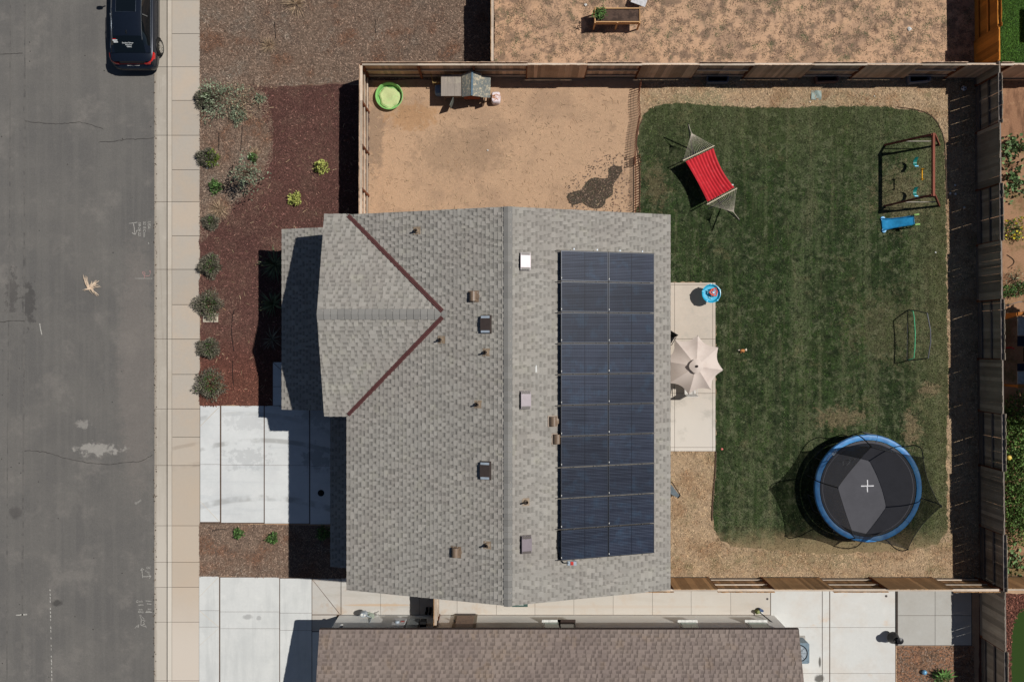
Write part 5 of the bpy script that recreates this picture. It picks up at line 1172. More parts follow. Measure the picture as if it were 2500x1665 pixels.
# ------------------------------------------------------------------ toddler slide
def slide():
    m_b = MS('sky_blue_plastic', C(52,160,216), .4, 0, .12, 4, spec=.4); m_g = MS('green_plastic', C(40,120,70), .4); m_l = MS('lime_plastic', C(176,220,130), .4)
    x0, y0 = P(2153,549,.05); x1, y1 = P(2231,538,.62); t = thing('toddler_slide', 'small sky blue plastic slide with lime grips beside the swing set', 'slide', ((x0+x1)/2,(y0+y1)/2,0))
    D = Vector((x1-x0,y1-y0,0)); L = D.length; D.normalize(); N_ = Vector((-D.y,D.x,0)); O = Vector((x0,y0,0))
    F = lambda u, v, z: O+D*u+N_*v+Vector((0,0,z))
    prof = [(0,.06,.23),(.05,.10,.235),(.2,.11,.20),(.4,.22,.18),(.7,.40,.17),(.95,.56,.17),(1.08,.62,.17),(L,.63,.17)]
    mb = MB(); mb.grid([[F(u,-w_-.03,z+.02),F(u,-w_-.02,z+.09),F(u,-w_,z+.08),F(u,-w_+.02,z),F(u,0,z-.004),F(u,w_-.02,z),F(u,w_,z+.08),F(u,w_+.02,z+.09),F(u,w_+.03,z+.02)] for u, z, w_ in prof]); ch = add('slide_chute', mb, m_b, t, smooth=True)
    for s_ in (-1,1):
        mb = MB(); mb.lathe([(0,.08),(.09,.075),(.10,.03),(.08,0)], 14, F(.06,s_*.245,0)); add('slide_foot', mb, m_b, t, smooth=True)
        mb = MB(); mb.tube([F(.98,s_*.20,.62),F(1.05,s_*.20,.76),F(1.2,s_*.20,.80),F(L,s_*.20,.76),F(L+.02,s_*.2,.62)], [.02,.035,.04,.035,.02], 8); add('hand_grip', mb, m_l, t, smooth=True)
        mb = MB(); mb.tube([F(L-.02,s_*.17,.62),F(L+.08,s_*.21,.3),F(L+.12,s_*.22,.0)], .025, 8); mb.tube([F(.95,s_*.15,.5),F(.85,s_*.2,.0)], .02, 8); add('ladder_leg', mb, m_g, t, smooth=True)
    mb = MB()
    for z in (.2,.4): mb.tube([F(L+.1-.1*z,-.2,z),F(L+.1-.1*z,.2,z)], .02, 8)
    add('ladder_rung', mb, m_g, t)
slide()

# ------------------------------------------------------------------ small goal frame
def goal():
    m_k = MS('grey_black_tube', C(84,84,92), .5, .1); m_g = MS('green_tube', C(90,196,144), .4)
    p = lambda px, py, z: Vector((*P(px, py, z), z)); c = P(2215,820,0); t = thing('goal_frame', 'small backyard goal frame of black and green tubes on the lawn', 'goal', (c[0],c[1],0))
    mb = MB(); mb.tube([p(2217,757,.03), p(2240,759,.6), p(2264,765.5,1.3), p(2271.5,806,1.36), p(2272,835,1.36), p(2266,874,1.3), p(2240,878,.6), p(2214,880,.03)], .022, 8); add('black_frame', mb, m_k, t, smooth=True)
    mb = MB(); mb.tube([p(2216,757,.02), p(2229,760,.22), p(2232,775,.27), p(2234.5,815,.29), p(2233.5,850,.28), p(2231,874,.24), p(2214,880,.03)], .018, 8); add('green_bar', mb, m_g, t, smooth=True)
    mb = MB(); mb.tube([p(2216,757,.02), p(2214,880,.02)], .008, 6); add('ground_cord', mb, m_k, t)
goal()

# ------------------------------------------------------------------ patio umbrella, table, chair
def umbrella():
    m_c = ML('cream_canopy', C(214,200,190), [('n', C(196,178,168), 1.6, .45, .7, .5)], rough=.85); m_d = MS('dark_pole', C(66,56,52), .5)
    cxp, cyp = P(1700,894,2.52); t = thing('patio_umbrella', 'cream eight sided umbrella over the patio edge', 'umbrella', (cxp,cyp,0)); tip = []
    for k, (px, py) in enumerate(((1703.5,818.8),(1753.6,847.8),(1765.8,903.6),(1734.7,950.5),(1681,963.1),(1634,935),(1622,882),(1648.4,830.4))): tip.append(Vector((*P(px,py,1.98),1.98)))
    ap = Vector((cxp,cyp,2.50)); mb = MB()
    for k in range(8):
        A, B = tip[k], tip[(k+1) % 8]; rows = []
        for i in range(7):
            f = i/6; row = []
            for j in range(9):
                u = j/8; e = 4*u*(1-u); q = ap.lerp(A.lerp(B,u), f); mdl = ap.lerp((A+B)/2, f); 
                q += (ap-q)*(.13*e*f*f); q.z += .07*sin(pi*f)*1.0-.075*e*f; row.append(q)
            rows.append(row)
        mb.grid(rows)
    mb.f = [tuple(reversed(f)) for f in mb.f]; cn = add('canopy', mb, m_c, t, smooth=True)
    mb = MB(); mb.tube([(cxp,cyp,0),(cxp,cyp,2.52)], .022, 10); mb.lathe([(.05,2.61),(.05,2.66),(0,2.69)], 12, (cxp,cyp,0)); add('pole', mb, m_d, t, smooth=True)
    mb = MB(); rows = []
    for r in (.0,.06,.14,.27):
        rows.append([Vector((cxp+r*(1+.06*sin(k*pi/2+1.5)*(r > .2))*cos(k*pi/8),cyp+r*(1+.06*sin(k*pi/2+1.5)*(r > .2))*sin(k*pi/8),2.64-r*.38-(.025 if k % 2 else 0)*(r > .2))) for k in range(16)])
    mb.grid(rows, closed=True); add('vent_cap', mb, m_c, cn, smooth=True)
    for k in range(8):
        mb = MB(); mb.tube([ap-Vector((0,0,.02)), ap.lerp(tip[k],.5)+Vector((0,0,.05)), tip[k]-Vector((0,0,.005))], .008, 6); add('rib', mb, m_d, t)
    mb = MB(); mb.lathe([(.28,0),(.28,.05),(.05,.08),(.04,.2)], 18, (cxp,cyp,.034)); add('base', mb, m_d, t, smooth=True)
umbrella()
t = thing('patio_table', 'pale round patio table mostly hidden under the umbrella', 'table', (7.2,-1.25,.034)); mw_ = MS('pale_table_top', C(210,206,200), .4)
mb = MB(); mb.lathe([(0,.70),(.60,.70),(.61,.685),(.60,.67),(0,.67)], 32); add('table_top', mb, mw_, t, False, True)
for k in range(4): mb = MB(); a = pi/4+k*pi/2; mb.tube([(.35*cos(a),.35*sin(a),.67),(.42*cos(a),.42*sin(a),.0)], .016, 6); add('leg', mb, m_dark, t, False)
def chair(x, y, rz, label, mat):
    t = thing('patio_chair', label, 'chair', (x,y,.034), rz, 'patio chairs under the umbrella')
    mb = MB(); mb.box((0,0,.43), (.46,.44,.03)); add('seat', mb, mat, t, False); mb = MB(); mb.box((0,-.23,.70), (.46,.03,.45), Matrix.Rotation(.15,3,'X')); add('backrest', mb, mat, t, False)
    for sx in (-1,1):
        for sy in (-1,1): mb = MB(); mb.tube([(sx*.21,sy*.2,.43),(sx*.23,sy*.23,0)], .013, 6); add('leg', mb, mat, t, False)
        mb = MB(); mb.tube([(sx*.24,-.2,.66),(sx*.25,.18,.64),(sx*.24,.2,.43)], .014, 6); add('armrest', mb, mat, t, False)
chair(7.28,-1.98,0,'pale chair at the lower edge of the cream umbrella', mw_); chair(6.36,.12,2.6,'dark chair at upper left under the umbrella edge', m_dark)

# ------------------------------------------------------------------ water toy, pool, plush
def water_table():
    m_b = MS('turquoise_plastic', C(46,178,216), .3, 0, .05, spec=.5); m_o = MS('orange_plastic', C(240,92,52), .4); x, y = P(1735,717,.5); t = thing('water_play_table', 'round turquoise water play table with orange ring on the patio', 'toy', (x,y,.034))
    mb = MB(); mb.lathe([(.22,0),(.20,.1),(.13,.2),(.14,.34),(.30,.42),(.37,.56),(.385,.60),(.36,.605),(.33,.56),(.30,.50),(0,.49)], 32); add('basin', mb, m_b, t, False, True)
    mb = MB(); mb.lathe([(.05,.49),(.05,.62),(.09,.64),(.0,.66)], 12, (.05,.02,0)); add('tower', mb, m_b, t, False, True)
    for k in range(5): mb = MB(); a = k*1.256+.4; mb.lathe([(0,.03),(.035,.025),(.04,0)], 10, (.37*cos(a),.37*sin(a),.59)); add('rim_peg', mb, m_b, t, False, True)
    mb = MB(); rr = [(.16 if k % 2 == 0 else .125) for k in range(6)]; pts = [(.08+rr[k]*1.1*cos(k*pi/3+1.1),.05+rr[k]*1.1*sin(k*pi/3+1.1),.66) for k in range(6)]; mb.tube(pts, .032, 8, closed=True); mb.tube([(.08+.07*cos(a),.05+.07*sin(a),.66) for a in np.linspace(0,2*pi,13)[:-1]], .018, 6, closed=True); add('orange_ring', mb, m_o, t, False, True)
    mb = MB(); mb.tube([(-.18,.12,.54),(-.08,.02,.64)], .02, 6); mb.tube([(-.1,-.14,.51),(.0,-.2,.52),(.06,-.12,.52)], .03, 6); add('water_spout', mb, MS('pale_blue_plastic', C(150,220,235), .4), t, False, True)
water_table()
x, y = P(950.5,235,.18); t = thing('paddling_pool', 'round green plastic paddling pool holding sandy debris', 'pool', (x,y,0)); m_gp = MS('lime_green_plastic', C(140,200,116), .4, 0, .08)
mb = MB(); mb.lathe([(.50,.01),(.53,.10),(.565,.22),(.57,.24),(.545,.245),(.52,.22),(.49,.10),(.48,.03),(0,.03)], 36); add('pool_wall', mb, m_gp, t, False, True)
mb = MB(); n = 30; rim = [(.43*(1+.07*sin(3*a+1)+.05*sin(7*a))*cos(a), .43*(1+.07*sin(3*a+1)+.05*sin(7*a))*sin(a)-.03) for a in np.linspace(0,2*pi,n+1)[:-1]]
mb.grid([[(a*f,b*f,.13+.03*sin(a*9*f)*cos(b*7*f)-(.05 if f == 1 else 0)) for a, b in rim] for f in (.01,.3,.6,.85,1.)], closed=True); add('sand_liner', mb, ML('sandy_green_liner', C(196,208,150), [('n', C(176,160,124), 2.4, .48, .7, .8), ('n', C(170,216,140), 1.5, .5, .7, .7), ('g', None, 40, .12)], rough=.95, bump=.6), t, False)
x, y = P(1812.5,856,.08); t = thing('plush_toy', 'small orange and white plush animal lying on the lawn', 'toy', (x,y,.03), .1); m_or = MS('orange_plush', C(206,138,84), .95, 0, .2, 20); m_wp = MS('white_plush', C(236,222,202), .95)
mb = MB()
def ell(mb, c, r, n=10): 
    mb.lathe([(r[0]*cos(a), r[2]*sin(a)) for a in np.linspace(-pi/2,pi/2,8)], n, (0,0,0)); k = len(mb.v)-8*n
    for i in range(k, len(mb.v)): v = mb.v[i]; mb.v[i] = (v[0]+c[0], v[1]*r[1]/r[0]+c[1], v[2]+c[2])
ell(mb, (0,0,.08), (.11,.065,.06)); ell(mb, (-.06,-.05,.04), (.025,.05,.025)); ell(mb, (.05,-.05,.04), (.025,.05,.025)); add('body', mb, m_or, t, False, True)
mb = MB(); ell(mb, (.13,.02,.09), (.05,.045,.045)); ell(mb, (.155,.06,.11), (.016,.025,.02)); ell(mb, (.155,-.015,.11), (.016,.02,.02)); add('head', mb, m_wp, t, False, True)
mb = MB(); ell(mb, (-.14,.035,.06), (.05,.022,.022)); add('tail', mb, m_wp, t, False, True)

# ------------------------------------------------------------------ rabbit hutch and its surroundings
def hutch():
    m_roof = ML('grey_roof_felt', C(128,130,124), [('n', C(192,180,156), 9, .5, .6, .9, 6), ('n', C(92,104,110), 2, .45, .65, .6), ('g', None, 30, .15)], rough=.9); m_light = ML('weathered_grey_board', C(158,148,138), [('n', C(132,124,118), 1.5, .4, .65, .8, 4, (4,.5,1)), ('n', C(176,168,152), 3, .52, .7, .7), ('g', None, 30, .1)], rough=.9)
    m_red_ = wood('red_hutch_wood', C(150,72,36), C(110,50,26)); m_gw = wood('grey_hutch_wood', C(120,104,90), C(90,76,64))
    p = lambda px, py, z: Vector((*P(px, py, z), z)); t = thing('rabbit_hutch', 'wooden rabbit hutch with grey gabled roof by the top fence', 'hutch', (-1.9,10.3,0))
    z = .88; A = p(1077,185,z); B = p(1127.5,182,z); Cc = p(1127,235,z); D = p(1077,235,z)
    for k in range(3):
        mb = MB(); f0, f1 = k/3, (k+1)/3-.008; q = [A.lerp(B,f0), A.lerp(B,f1), D.lerp(Cc,f1), D.lerp(Cc,f0)]; mb.add(q+[v-Vector((0,0,.025)) for v in q], [(0,3,2,1),(4,5,6,7),(0,1,5,4),(1,2,6,5),(2,3,7,6),(3,0,4,7)]); add('roof_board', mb, m_light, t)
    zr = 1.22; r0, r1 = p(1151,174,zr), p(1150,234,zr); w0, w1 = p(1127.5,182,.93), p(1128,237,.93); e0, e1 = p(1176,180,.93), p(1175,237,.93); l0, l1 = p(1198,187,.80), p(1197,239,.80); c0, c1 = p(1176,185,.86), p(1175,238,.86)
    def pan(nm, q, mat):
        mb = MB(); mb.add(q+[v-Vector((0,0,.02)) for v in q], [(0,1,2,3),(7,6,5,4),(0,4,5,1),(1,5,6,2),(2,6,7,3),(3,7,4,0)]); mb.f = [tuple(reversed(f)) for f in mb.f]; add(nm, mb, mat, t)
    pan('roof_panel', [r0,w0,w1,r1], m_roof); pan('roof_panel', [e0,r0,r1,e1], m_roof); pan('roof_panel', [l0,c0,c1,l1], m_roof)
    mb = MB(); mb.beam(r0+Vector((.035,0,.012)), r1+Vector((.035,0,.012)), .07, .02); add('ridge_strip', mb, MS('blue_grey_strip', C(96,122,140), .6), t)
    bx = MB(); bx.box(((A.x+l0.x)/2,(A.y+D.y)/2,.58), (l0.x-A.x-.16,(A.y-D.y)-.16,.40)); add('hutch_box', bx, m_gw, t)
    fr = MB(); y = D.y+.04; x0_, x1_ = p(1133,240,.6).x, p(1172,240,.6).x; fr.box(((x0_+x1_)/2,y-.02,.60), (x1_-x0_,.03,.46)); add('front_panel', fr, m_red_, t)
    mb = MB(); mb.prism([(x0_,0),(x1_,0),((x0_+x1_)/2,.24)], -.01, .02); mb.v = [(a, y-.02+c, .83+b) for a, b, c in mb.v]; add('gable_front', mb, m_red_, t)
    for (x_, y_) in ((A.x+.1,A.y-.1),(A.x+.1,D.y+.08),(l0.x-.1,A.y-.14),(l0.x-.1,D.y+.05),((A.x+l0.x)/2,D.y+.05)):
        mb = MB(); mb.box((x_,y_,.24), (.05,.05,.48)); add('leg', mb, m_gw, t)
    mb = MB(); h1 = p(1106,238,.8); d = Vector((-.16,-.36,0)); mb.add([h1,h1+d*.9,h1+d*.9-Vector((0,0,.55)),h1-Vector((0,0,.55)),h1+Vector((.02,0,0)),h1+d*.9+Vector((.02,0,0)),h1+d*.9-Vector((-.02,0,.55)),h1-Vector((-.02,0,.55))], [(0,1,2,3),(7,6,5,4),(0,4,5,1),(1,5,6,2),(2,6,7,3),(3,7,4,0)]); add('open_door', mb, MS('grey_mesh_door', C(110,116,110), .6), t)
    mb = MB(); mb.beam(p(1184,243,.7), p(1180,255,.05), .18, .02); add('ramp', mb, m_gw, t)
hutch()
t = thing('wire_crate', 'rusty wire crate with tan rim standing left of the hutch', 'crate', (*P(1067,190),0)); m_tn = MS('tan_plastic', C(176,150,96), .6)
x, y = P(1066,191,.35); mb = MB(); 
rim = [(x-.24,y+.24,.5),(x+.20,y+.24,.5),(x+.20,y-.22,.5),(x-.14,y-.24,.5)]; mb.tube(rim, .022, 6, closed=True); add('rim', mb, m_tn, t)
mb = MB()
for k in range(7): f = k/6; a = Vector(rim[0]).lerp(Vector(rim[1]),f); b = Vector(rim[3]).lerp(Vector(rim[2]),f); mb.tube([(a.x,a.y,.48),(a.x*.9+x*.1,a.y*.9+y*.1,.05),(b.x*.9+x*.1,b.y*.9+y*.1,.05),(b.x,b.y,.48)], .005, 4)
for k in range(5): f = k/4; a = Vector(rim[0]).lerp(Vector(rim[3]),f); b = Vector(rim[1]).lerp(Vector(rim[2]),f); mb.tube([(a.x,a.y,.3),(b.x,b.y,.3)], .005, 4); mb.tube([(a.x,a.y,.06),(b.x,b.y,.06)], .005, 4)
add('wire_grid', mb, m_tn, t)
def bag(name, label, px, py, rx, ry, h, c, c2, cat):
    x, y = P(px,py,h*.7); t = thing(name, label, cat, (x,y,0)); m = ML(name+'_skin', c, [('n', c2, 5, .5, .62, .8)], rough=.6); mb = MB(); rows = []
    for f, z in ((.8,0),(1.,.1*h),(1.02,.5*h),(.97,.85*h),(.8,.97*h),(.3,h)): rows.append([(rx*f*abs(cos(a))**.5*math.copysign(1,cos(a))*(1+.03*sin(5*a+z*9)), ry*f*abs(sin(a))**.5*math.copysign(1,sin(a))*(1+.03*cos(4*a+z*7)), z) for a in np.linspace(.05,2*pi+.05,25)[:-1]])
    mb.grid(rows, closed=True); mb.add(rows[-1], [tuple(range(24))]); add('sack', mb, m, t, False, True); return t
t = bag('feed_bag', 'crumpled white printed bag standing right of the hutch', 1210.5, 239, .19, .235, .38, C(232,220,224), C(186,140,120), 'bag')
mb = MB(); [mb.box((random.uniform(-.08,.1),random.uniform(-.14,.14),.385), (.1,.025,.006), random.uniform(-.6,.6)) for _ in range(7)]; add('printing', mb, MS('orange_print', C(204,132,72), .6), t, False)
t = bag('blue_sack', 'pale blue tub in the shade at left of the hutch', 1071, 220, .16, .21, .35, C(120,150,180), C(90,120,160), 'tub')

# ------------------------------------------------------------------ raised planter and fence-side boxes
def planter():
    m_w = wood('pine_planter_wood', C(206,164,118), C(180,136,92)); m_s = ML('potting_soil', C(92,74,64), [('n', C(62,50,44), 5, .45, .62, .8), ('g', None, 40, .4)], rough=.98, bump=1.)
    z = .78; x0, y0 = P(1453,54,z); x1, y1 = P(1562,21,z); t = thing('raised_planter', 'raised wooden planter box on legs in the weedy lot', 'planter', ((x0+x1)/2,(y0+y1)/2,0))
    mb = MB(); mb.box(((x0+x1)/2,(y0+y1)/2,z-.08), (x1-x0-.08,y1-y0-.08,.1)); add('soil', mb, m_s, t)
    for (a, b) in (((x0,y0),(x1,y0)),((x0,y1),(x1,y1)),((x0,y0),(x0,y1)),((x1,y0),(x1,y1))):
        mb = MB(); mb.beam((*a,z-.12), (*b,z-.12), .035, .27); add('side_board', mb, m_w, t)
    for x_ in (x0,(x0+x1)/2,x1):
        for y_ in (y0,y1): mb = MB(); mb.box((x_,y_+(.03 if y_ == y1 else -.03),z/2+.01), (.06,.05,z+.02)); add('leg', mb, m_w, t)
    c = (x0+.2,(y0+y1)/2+.03,z-.02); t2 = thing('leafy_seedling', 'leafy green plant growing at left end of the raised planter', 'plant', c); leaves('foliage', c, .26, .3, 240, .1, .05, m_grn, t2, .4, .2, (.7,1.1,1.6)); stems(c, .2, .25, 5, t2)
planter()
for (px, py, w_, d_, rz, lab, c) in ((1752,191,.84,.33,0,'bluish framed planting box at the fence, leftmost of three',C(92,100,116)), (2019,191,.86,.30,.04,'reddish framed planting box at the fence, middle of three',C(120,92,84)), (2245,190,.84,.34,.09,'tilted pale framed planting box at the fence, rightmost of three',C(130,134,146))):
    x, y = P(px,py,.25); t = thing('planting_box', lab, 'planter', (x,y,0), rz, 'open planting boxes along the top fence'); m = MS('box_frame_wood', c, .7)
    for (cx_, cy_, a, b) in ((0,-d_/2,w_,.05),(0,d_/2,w_,.05),(-w_/2,0,.05,d_),(w_/2,0,.05,d_)): mb = MB(); mb.box((cx_,cy_,.15), (a,b-.0 if a > b else b-.052,.30)); add('side_board', mb, m, t, False)
    mb = MB(); mb.box((0,0,.03), (w_-.06,d_-.06,.05)); add('soil', mb, m_dark, t, False)
x, y = P(1992,233,.02); mb = MB(); rows = [[(x+u*.42-.21+.03*v,y+v*.38-.19,.03+.025*sin(u*7+v*4)) for u in np.linspace(0,1,8)] for v in np.linspace(0,1,8)]; mb.grid(rows)
tag(add('plastic_sheet', mb, MS('pale_teal_plastic', C(142,158,152), .5, 0, .1, 5), smooth=True), 'pale grey green plastic sheet lying on the dry grass', 'sheet')
x, y = P(1560,4,.3); mb = MB(); mb.box((x,y,.32), (.62,.30,.015), -.35); t = thing('folding_board', 'pale grey board cut by the top edge, right of the planter', 'board', (x,y,0)); add('board_top', mb, MS('pale_board', C(206,206,208), .6), t)
mb = MB(); [mb.beam((x+a,y+b,0),(x+a,y+b,.31), .02) for a in (-.2,.2) for b in (-.06,.06)]; add('leg', mb, m_dark, t)

# soccer ball
x, y = P(2353,216,.11); t = thing('football', 'black and white football in the shade by the tall fence', 'ball', (x,y,.11)); mb = MB(); mb.lathe([(.11*cos(a),.11*sin(a)) for a in np.linspace(-pi/2,pi/2,13)], 24); add('ball', mb, MS('white_ball', C(225,225,230), .4), t, False, True)
mb = MB(); ph_ = (1+5**.5)/2
for v in [Vector(q).normalized() for s1 in (-1,1) for s2 in (-1,1) for q in ((0,s1,s2*ph_),(s1,s2*ph_,0),(s2*ph_,0,s1))]:
    e = v.orthogonal().normalized(); f = v.cross(e); mb.add([v*.1075+e*.036*cos(2*pi*k/5)+f*.036*sin(2*pi*k/5) for k in range(5)]+[v*.112], [(k,(k+1)%5,5) for k in range(5)])
add('black_patch', mb, m_dark, t, False)
# ------------------------------------------------------------------ small things of the side path and corners
x, y = P(1269,1482,1.0); t = thing('green_wheelie_bin', 'dark green wheeled bin half hidden under the grey roof edge', 'bin', (x,y+.42,0)); m_bin = MS('bin_green', C(70,96,90), .5)
mb = MB(); mb.box((0,0,.48), (.56,.60,.94)); add('bin_body', mb, m_bin, t, False); mb = MB(); mb.box((0,-.03,.985), (.64,.74,.05)); mb.box((0,-.02,1.02), (.5,.56,.03)); ld = add('lid', mb, m_bin, t, False)
mb = MB(); mb.box((-.03,-.27,1.037), (.26,.05,.004)); mb.box((0,-.32,1.013), (.3,.02,.004)); add('lid_label', mb, m_trim, ld, False); mb = MB(); mb.tube([(-.22,.3,.06),(.22,.3,.06)], .1, 12); add('wheel', mb, m_dark, t, False)
t = thing('air_conditioner', 'grey air conditioning unit at the right end of the brown roofed house', 'air conditioner', (*P(1944,1587,.4),.022)); m_ac = MS('grey_blue_cabinet', C(120,138,150), .45, .2)
mb = MB(); w_, d_ = .84, .84; pl_ = [(-w_/2+.05,-d_/2),(w_/2-.05,-d_/2),(w_/2,-d_/2+.05),(w_/2,d_/2-.05),(w_/2-.05,d_/2),(-w_/2+.05,d_/2),(-w_/2,d_/2-.05),(-w_/2,-d_/2+.05)]; mb.prism(pl_, .05, .72); add('cabinet', mb, m_ac, t, False)
mb = MB(); mb.lathe([(.35,.725),(.33,.73),(.31,.722)], 28); add('fan_rim', mb, m_dark, t, False, True); mb = MB(); mb.lathe([(0,.724),(.30,.724)], 24); add('fan_well', mb, MS('fan_grey', C(178,188,196), .4, .3), t, False)
mb = MB()
for k in range(5): mb.lathe([(.06+.05*k,.745),(.065+.05*k,.745)], 24)
for k in range(8): a = k*pi/4; mb.beam((0,0,.745),(.33*cos(a),.33*sin(a),.745), .006, .006)
add('fan_guard', mb, m_dark, t, False)
mb = MB(); mb.box((0,0,.025), (.95,.95,.05)); add('base_pad', mb, m_conc, t, False)
# black stove pot by the grey pad
t = thing('fire_pot', 'black metal fire pot at the edge of the pale patio', 'fire pot', (*P(2180,1556,.3),.022)); m_ir = MS('black_iron', C(42,42,44), .4, .3)
mb = MB(); mb.lathe([(.0,.12),(.16,.13),(.23,.25),(.21,.42),(.15,.52),(.15,.68),(.125,.68),(.12,.50),(0,.45)], 24); add('pot_body', mb, m_ir, t, False, True)
mb = MB(); mb.lathe([(.235,.26),(.25,.28),(.235,.30)], 24); add('pot_ring', mb, MS('worn_iron', C(110,108,104), .4, .4), t, False, True)
mb = MB(); mb.lathe([(.13,.80),(.14,.82),(0,.86)], 20, (.06,.05,0)); mb.tube([(.13,.0,.66),(.14,.02,.82)], .01, 5); mb.tube([(-.1,.08,.66),(-.03,.08,.82)], .01, 5); add('chimney_cap', mb, m_ir, t, False, True)
for k in range(3): a = k*2.09; mb = MB(); mb.tube([(.1*cos(a),.1*sin(a),.16),(.2*cos(a),.2*sin(a),0)], .014, 6); add('leg', mb, m_ir, t, False)
x, y = P(2256.5,1640.5,.1); t = thing('glass_globe', 'shiny pale blue globe lying on the bottom right soil', 'globe', (x,y,.0)); mb = MB(); mb.lathe([(.105*cos(a),.105+.105*sin(a)) for a in np.linspace(-pi/2,pi/2,12)], 20); add('globe', mb, MS('blue_glaze', C(120,178,220), .08, .2, .1, spec=.8), t, False, True)
mb = MB(); mb.lathe([(.03,.0),(.03,.05),(.02,.06)], 10, (.06,0,.1), M=Matrix.Rotation(pi/2,3,'Y')); add('collar', mb, m_alu, t, False)
# grass trimmer leaning at the wall
t = thing('string_trimmer', 'green and blue garden trimmer leaning by the right end of the wall', 'garden tool', (*P(1853,1494,.3),0)); x, y = P(1853,1494,.25)
mb = MB(); mb.tube([(x-.06,y-.02,.10),(x-.02,y+.02,.3)], .07, 10); mb.box((x-.03,y-.02,.1), (.16,.14,.16), .4); add('motor_head', mb, MS('olive_plastic', C(110,120,40), .5), t)
mb = MB(); mb.box((x+.1,y+.04,.16), (.16,.14,.18), -.5); add('battery_pack', mb, MS('blue_plastic', C(70,90,130), .4), t); mb = MB(); mb.box((x+.12,y-.02,.26), (.08,.06,.02), -.3); add('badge', mb, m_trim, t)
mb = MB(); mb.tube([(x+.05,y-.02,.25),(x+.46,y-.28,1.15)], .022, 8); mb.tube([(x+.38,y-.24,.95),(x+.5,y-.33,1.0)], .015, 6); add('shaft', mb, m_dark, t)
# metal garden sculpture / skeleton chair on the path beside the wall
def meter():
    t = thing('gas_meter', 'grey gas meter with valves standing at the pale side wall', 'meter', (*P(886,1500),0)); x, y = P(888,1498,.5); m_gm = MS('meter_grey', C(168,178,186), .5, .1)
    mb = MB(); rows = []
    for z, r in ((.36,.10),(.40,.14),(.60,.14),(.66,.11)): rows.append([(x+r*cos(a)*1.1, y+r*.8*sin(a), z) for a in np.linspace(0,2*pi,17)[:-1]])
    mb.grid(rows, closed=True); mb.add(rows[-1], [tuple(range(16))]); b_ = add('meter_body', mb, m_gm, t, smooth=True)
    mb = MB(); mb.lathe([(0,.69),(.05,.685),(.05,.66)], 12, (x-.05,y+.02,0)); mb.lathe([(0,.69),(.04,.685),(.04,.66)], 12, (x+.07,y,0)); add('dial', mb, m_trim, b_, smooth=True)
    mb = MB(); mb.tube([(x-.12,y-.1,.0),(x-.12,y-.08,.5),(x-.06,y-.04,.66)], .02, 7); mb.tube([(x+.1,y-.02,.6),(x+.22,y-.1,.55),(x+.32,y-.16,.5),(x+.33,y-.2,1.)], .02, 7); mb.tube([(x+.05,y-.08,.4),(x+.12,y-.14,.42),(x+.18,y-.05,.4)], .014, 6); add('pipe', mb, m_gm, t, smooth=True)
    mb = MB(); mb.lathe([(0,.0),(.11,.02),(.13,.06),(.09,.1),(0,.11)], 14, (x+.3,y-.1,.38)); mb.box((x+.2,y+.02,.42), (.12,.05,.04), .6); add('regulator', mb, MS('sage_metal', C(150,160,146), .5), t, smooth=True)
meter()
mb = MB(); x, y = P(921,1500,.3); mb.tube([(x-.1,y+.02,.05),(x,y,.45),(x+.03,y+.06,.05)], .014, 6); mb.box((x+.02,y-.02,.3), (.04,.02,.25)); tag(add('hose_stand', mb, m_trim), 'small white bracket stand right of the gas meter', 'stand')
t = thing('boots', 'pair of black boots standing on the path beside the gate', 'boots', (*P(1047,1493),.022))
for k, px in enumerate((1041.5,1050.5)):
    x, y = P(px,1494,.2); mb = MB(); mb.lathe([(.05,.0),(.055,.15),(.06,.33),(.045,.33),(.04,.1)], 12, (x,y,.022)); mb.box((x,y+.06,.055), (.09,.2,.07)); add('boot', mb, m_dark, t, smooth=True)
mb = MB(); mb.disc((*P(784,1203,0),.033), .135, 26); mb.lathe([(.135,.024),(.135,.033)], 26, (*P(784,1203,0),0)); tag(add('cleanout_cover', mb, m_dark), 'round black cover on the shaded grey house driveway', 'cover')
for (px, py, r, lab) in ((1873,1461,.045,'small dark disc on the side path near the fence'), (2163,1454,.05,'small dark disc on the pale patio near the grey pad')):
    mb = MB(); mb.lathe([(r,.02),(r,.034),(0,.036)], 14, (*P(px,py),0)); tag(add('drain_plug', mb, m_vbrown), lab, 'cover')
# meter box lid under the lavender
t = thing('meter_box', 'pale square utility box partly under the grey lavender shrub', 'utility box', (*P(515,776),0)); mb = MB(); x, y = P(515,776); mb.box((x,y,.02), (.62,.36,.06)); add('box_rim', mb, MS('pale_concrete_box', C(206,196,176), .9), t); mb = MB(); mb.box((x,y,.055), (.5,.26,.012)); add('lid', mb, MS('tan_lid', C(170,158,138), .9), t)
# dry palm frond on the road
def frond():
    x0, y0 = P(222,704,RZ); t = thing('dry_frond', 'dry pale palm frond lying on the asphalt road', 'debris', (x0,y0,RZ)); mb = MB()
    for (px, py) in ((205,672),(209,678),(213,675),(205,711),(237,685),(244,685),(235,690),(245,700),(240,695),(240,721),(236,717),(229,716),(243,723),(226,688),(212,690)):
        for _ in range(3):
            e = Vector((*P(px+random.uniform(-3,3),py+random.uniform(-3,3),RZ),RZ+random.uniform(.02,.12))); b = Vector((x0+random.uniform(-.1,.1),y0+random.uniform(-.06,.06),RZ+.04)); m_ = b.lerp(e,.5)+Vector((0,0,.06)); mb.tube([b,m_,e], [.014,.012,.006], 4, val=random.uniform(.8,1.3))
    add('frond_blades', mb, MS('bleached_frond', C(222,200,176), .9, attr=True), t)
frond()
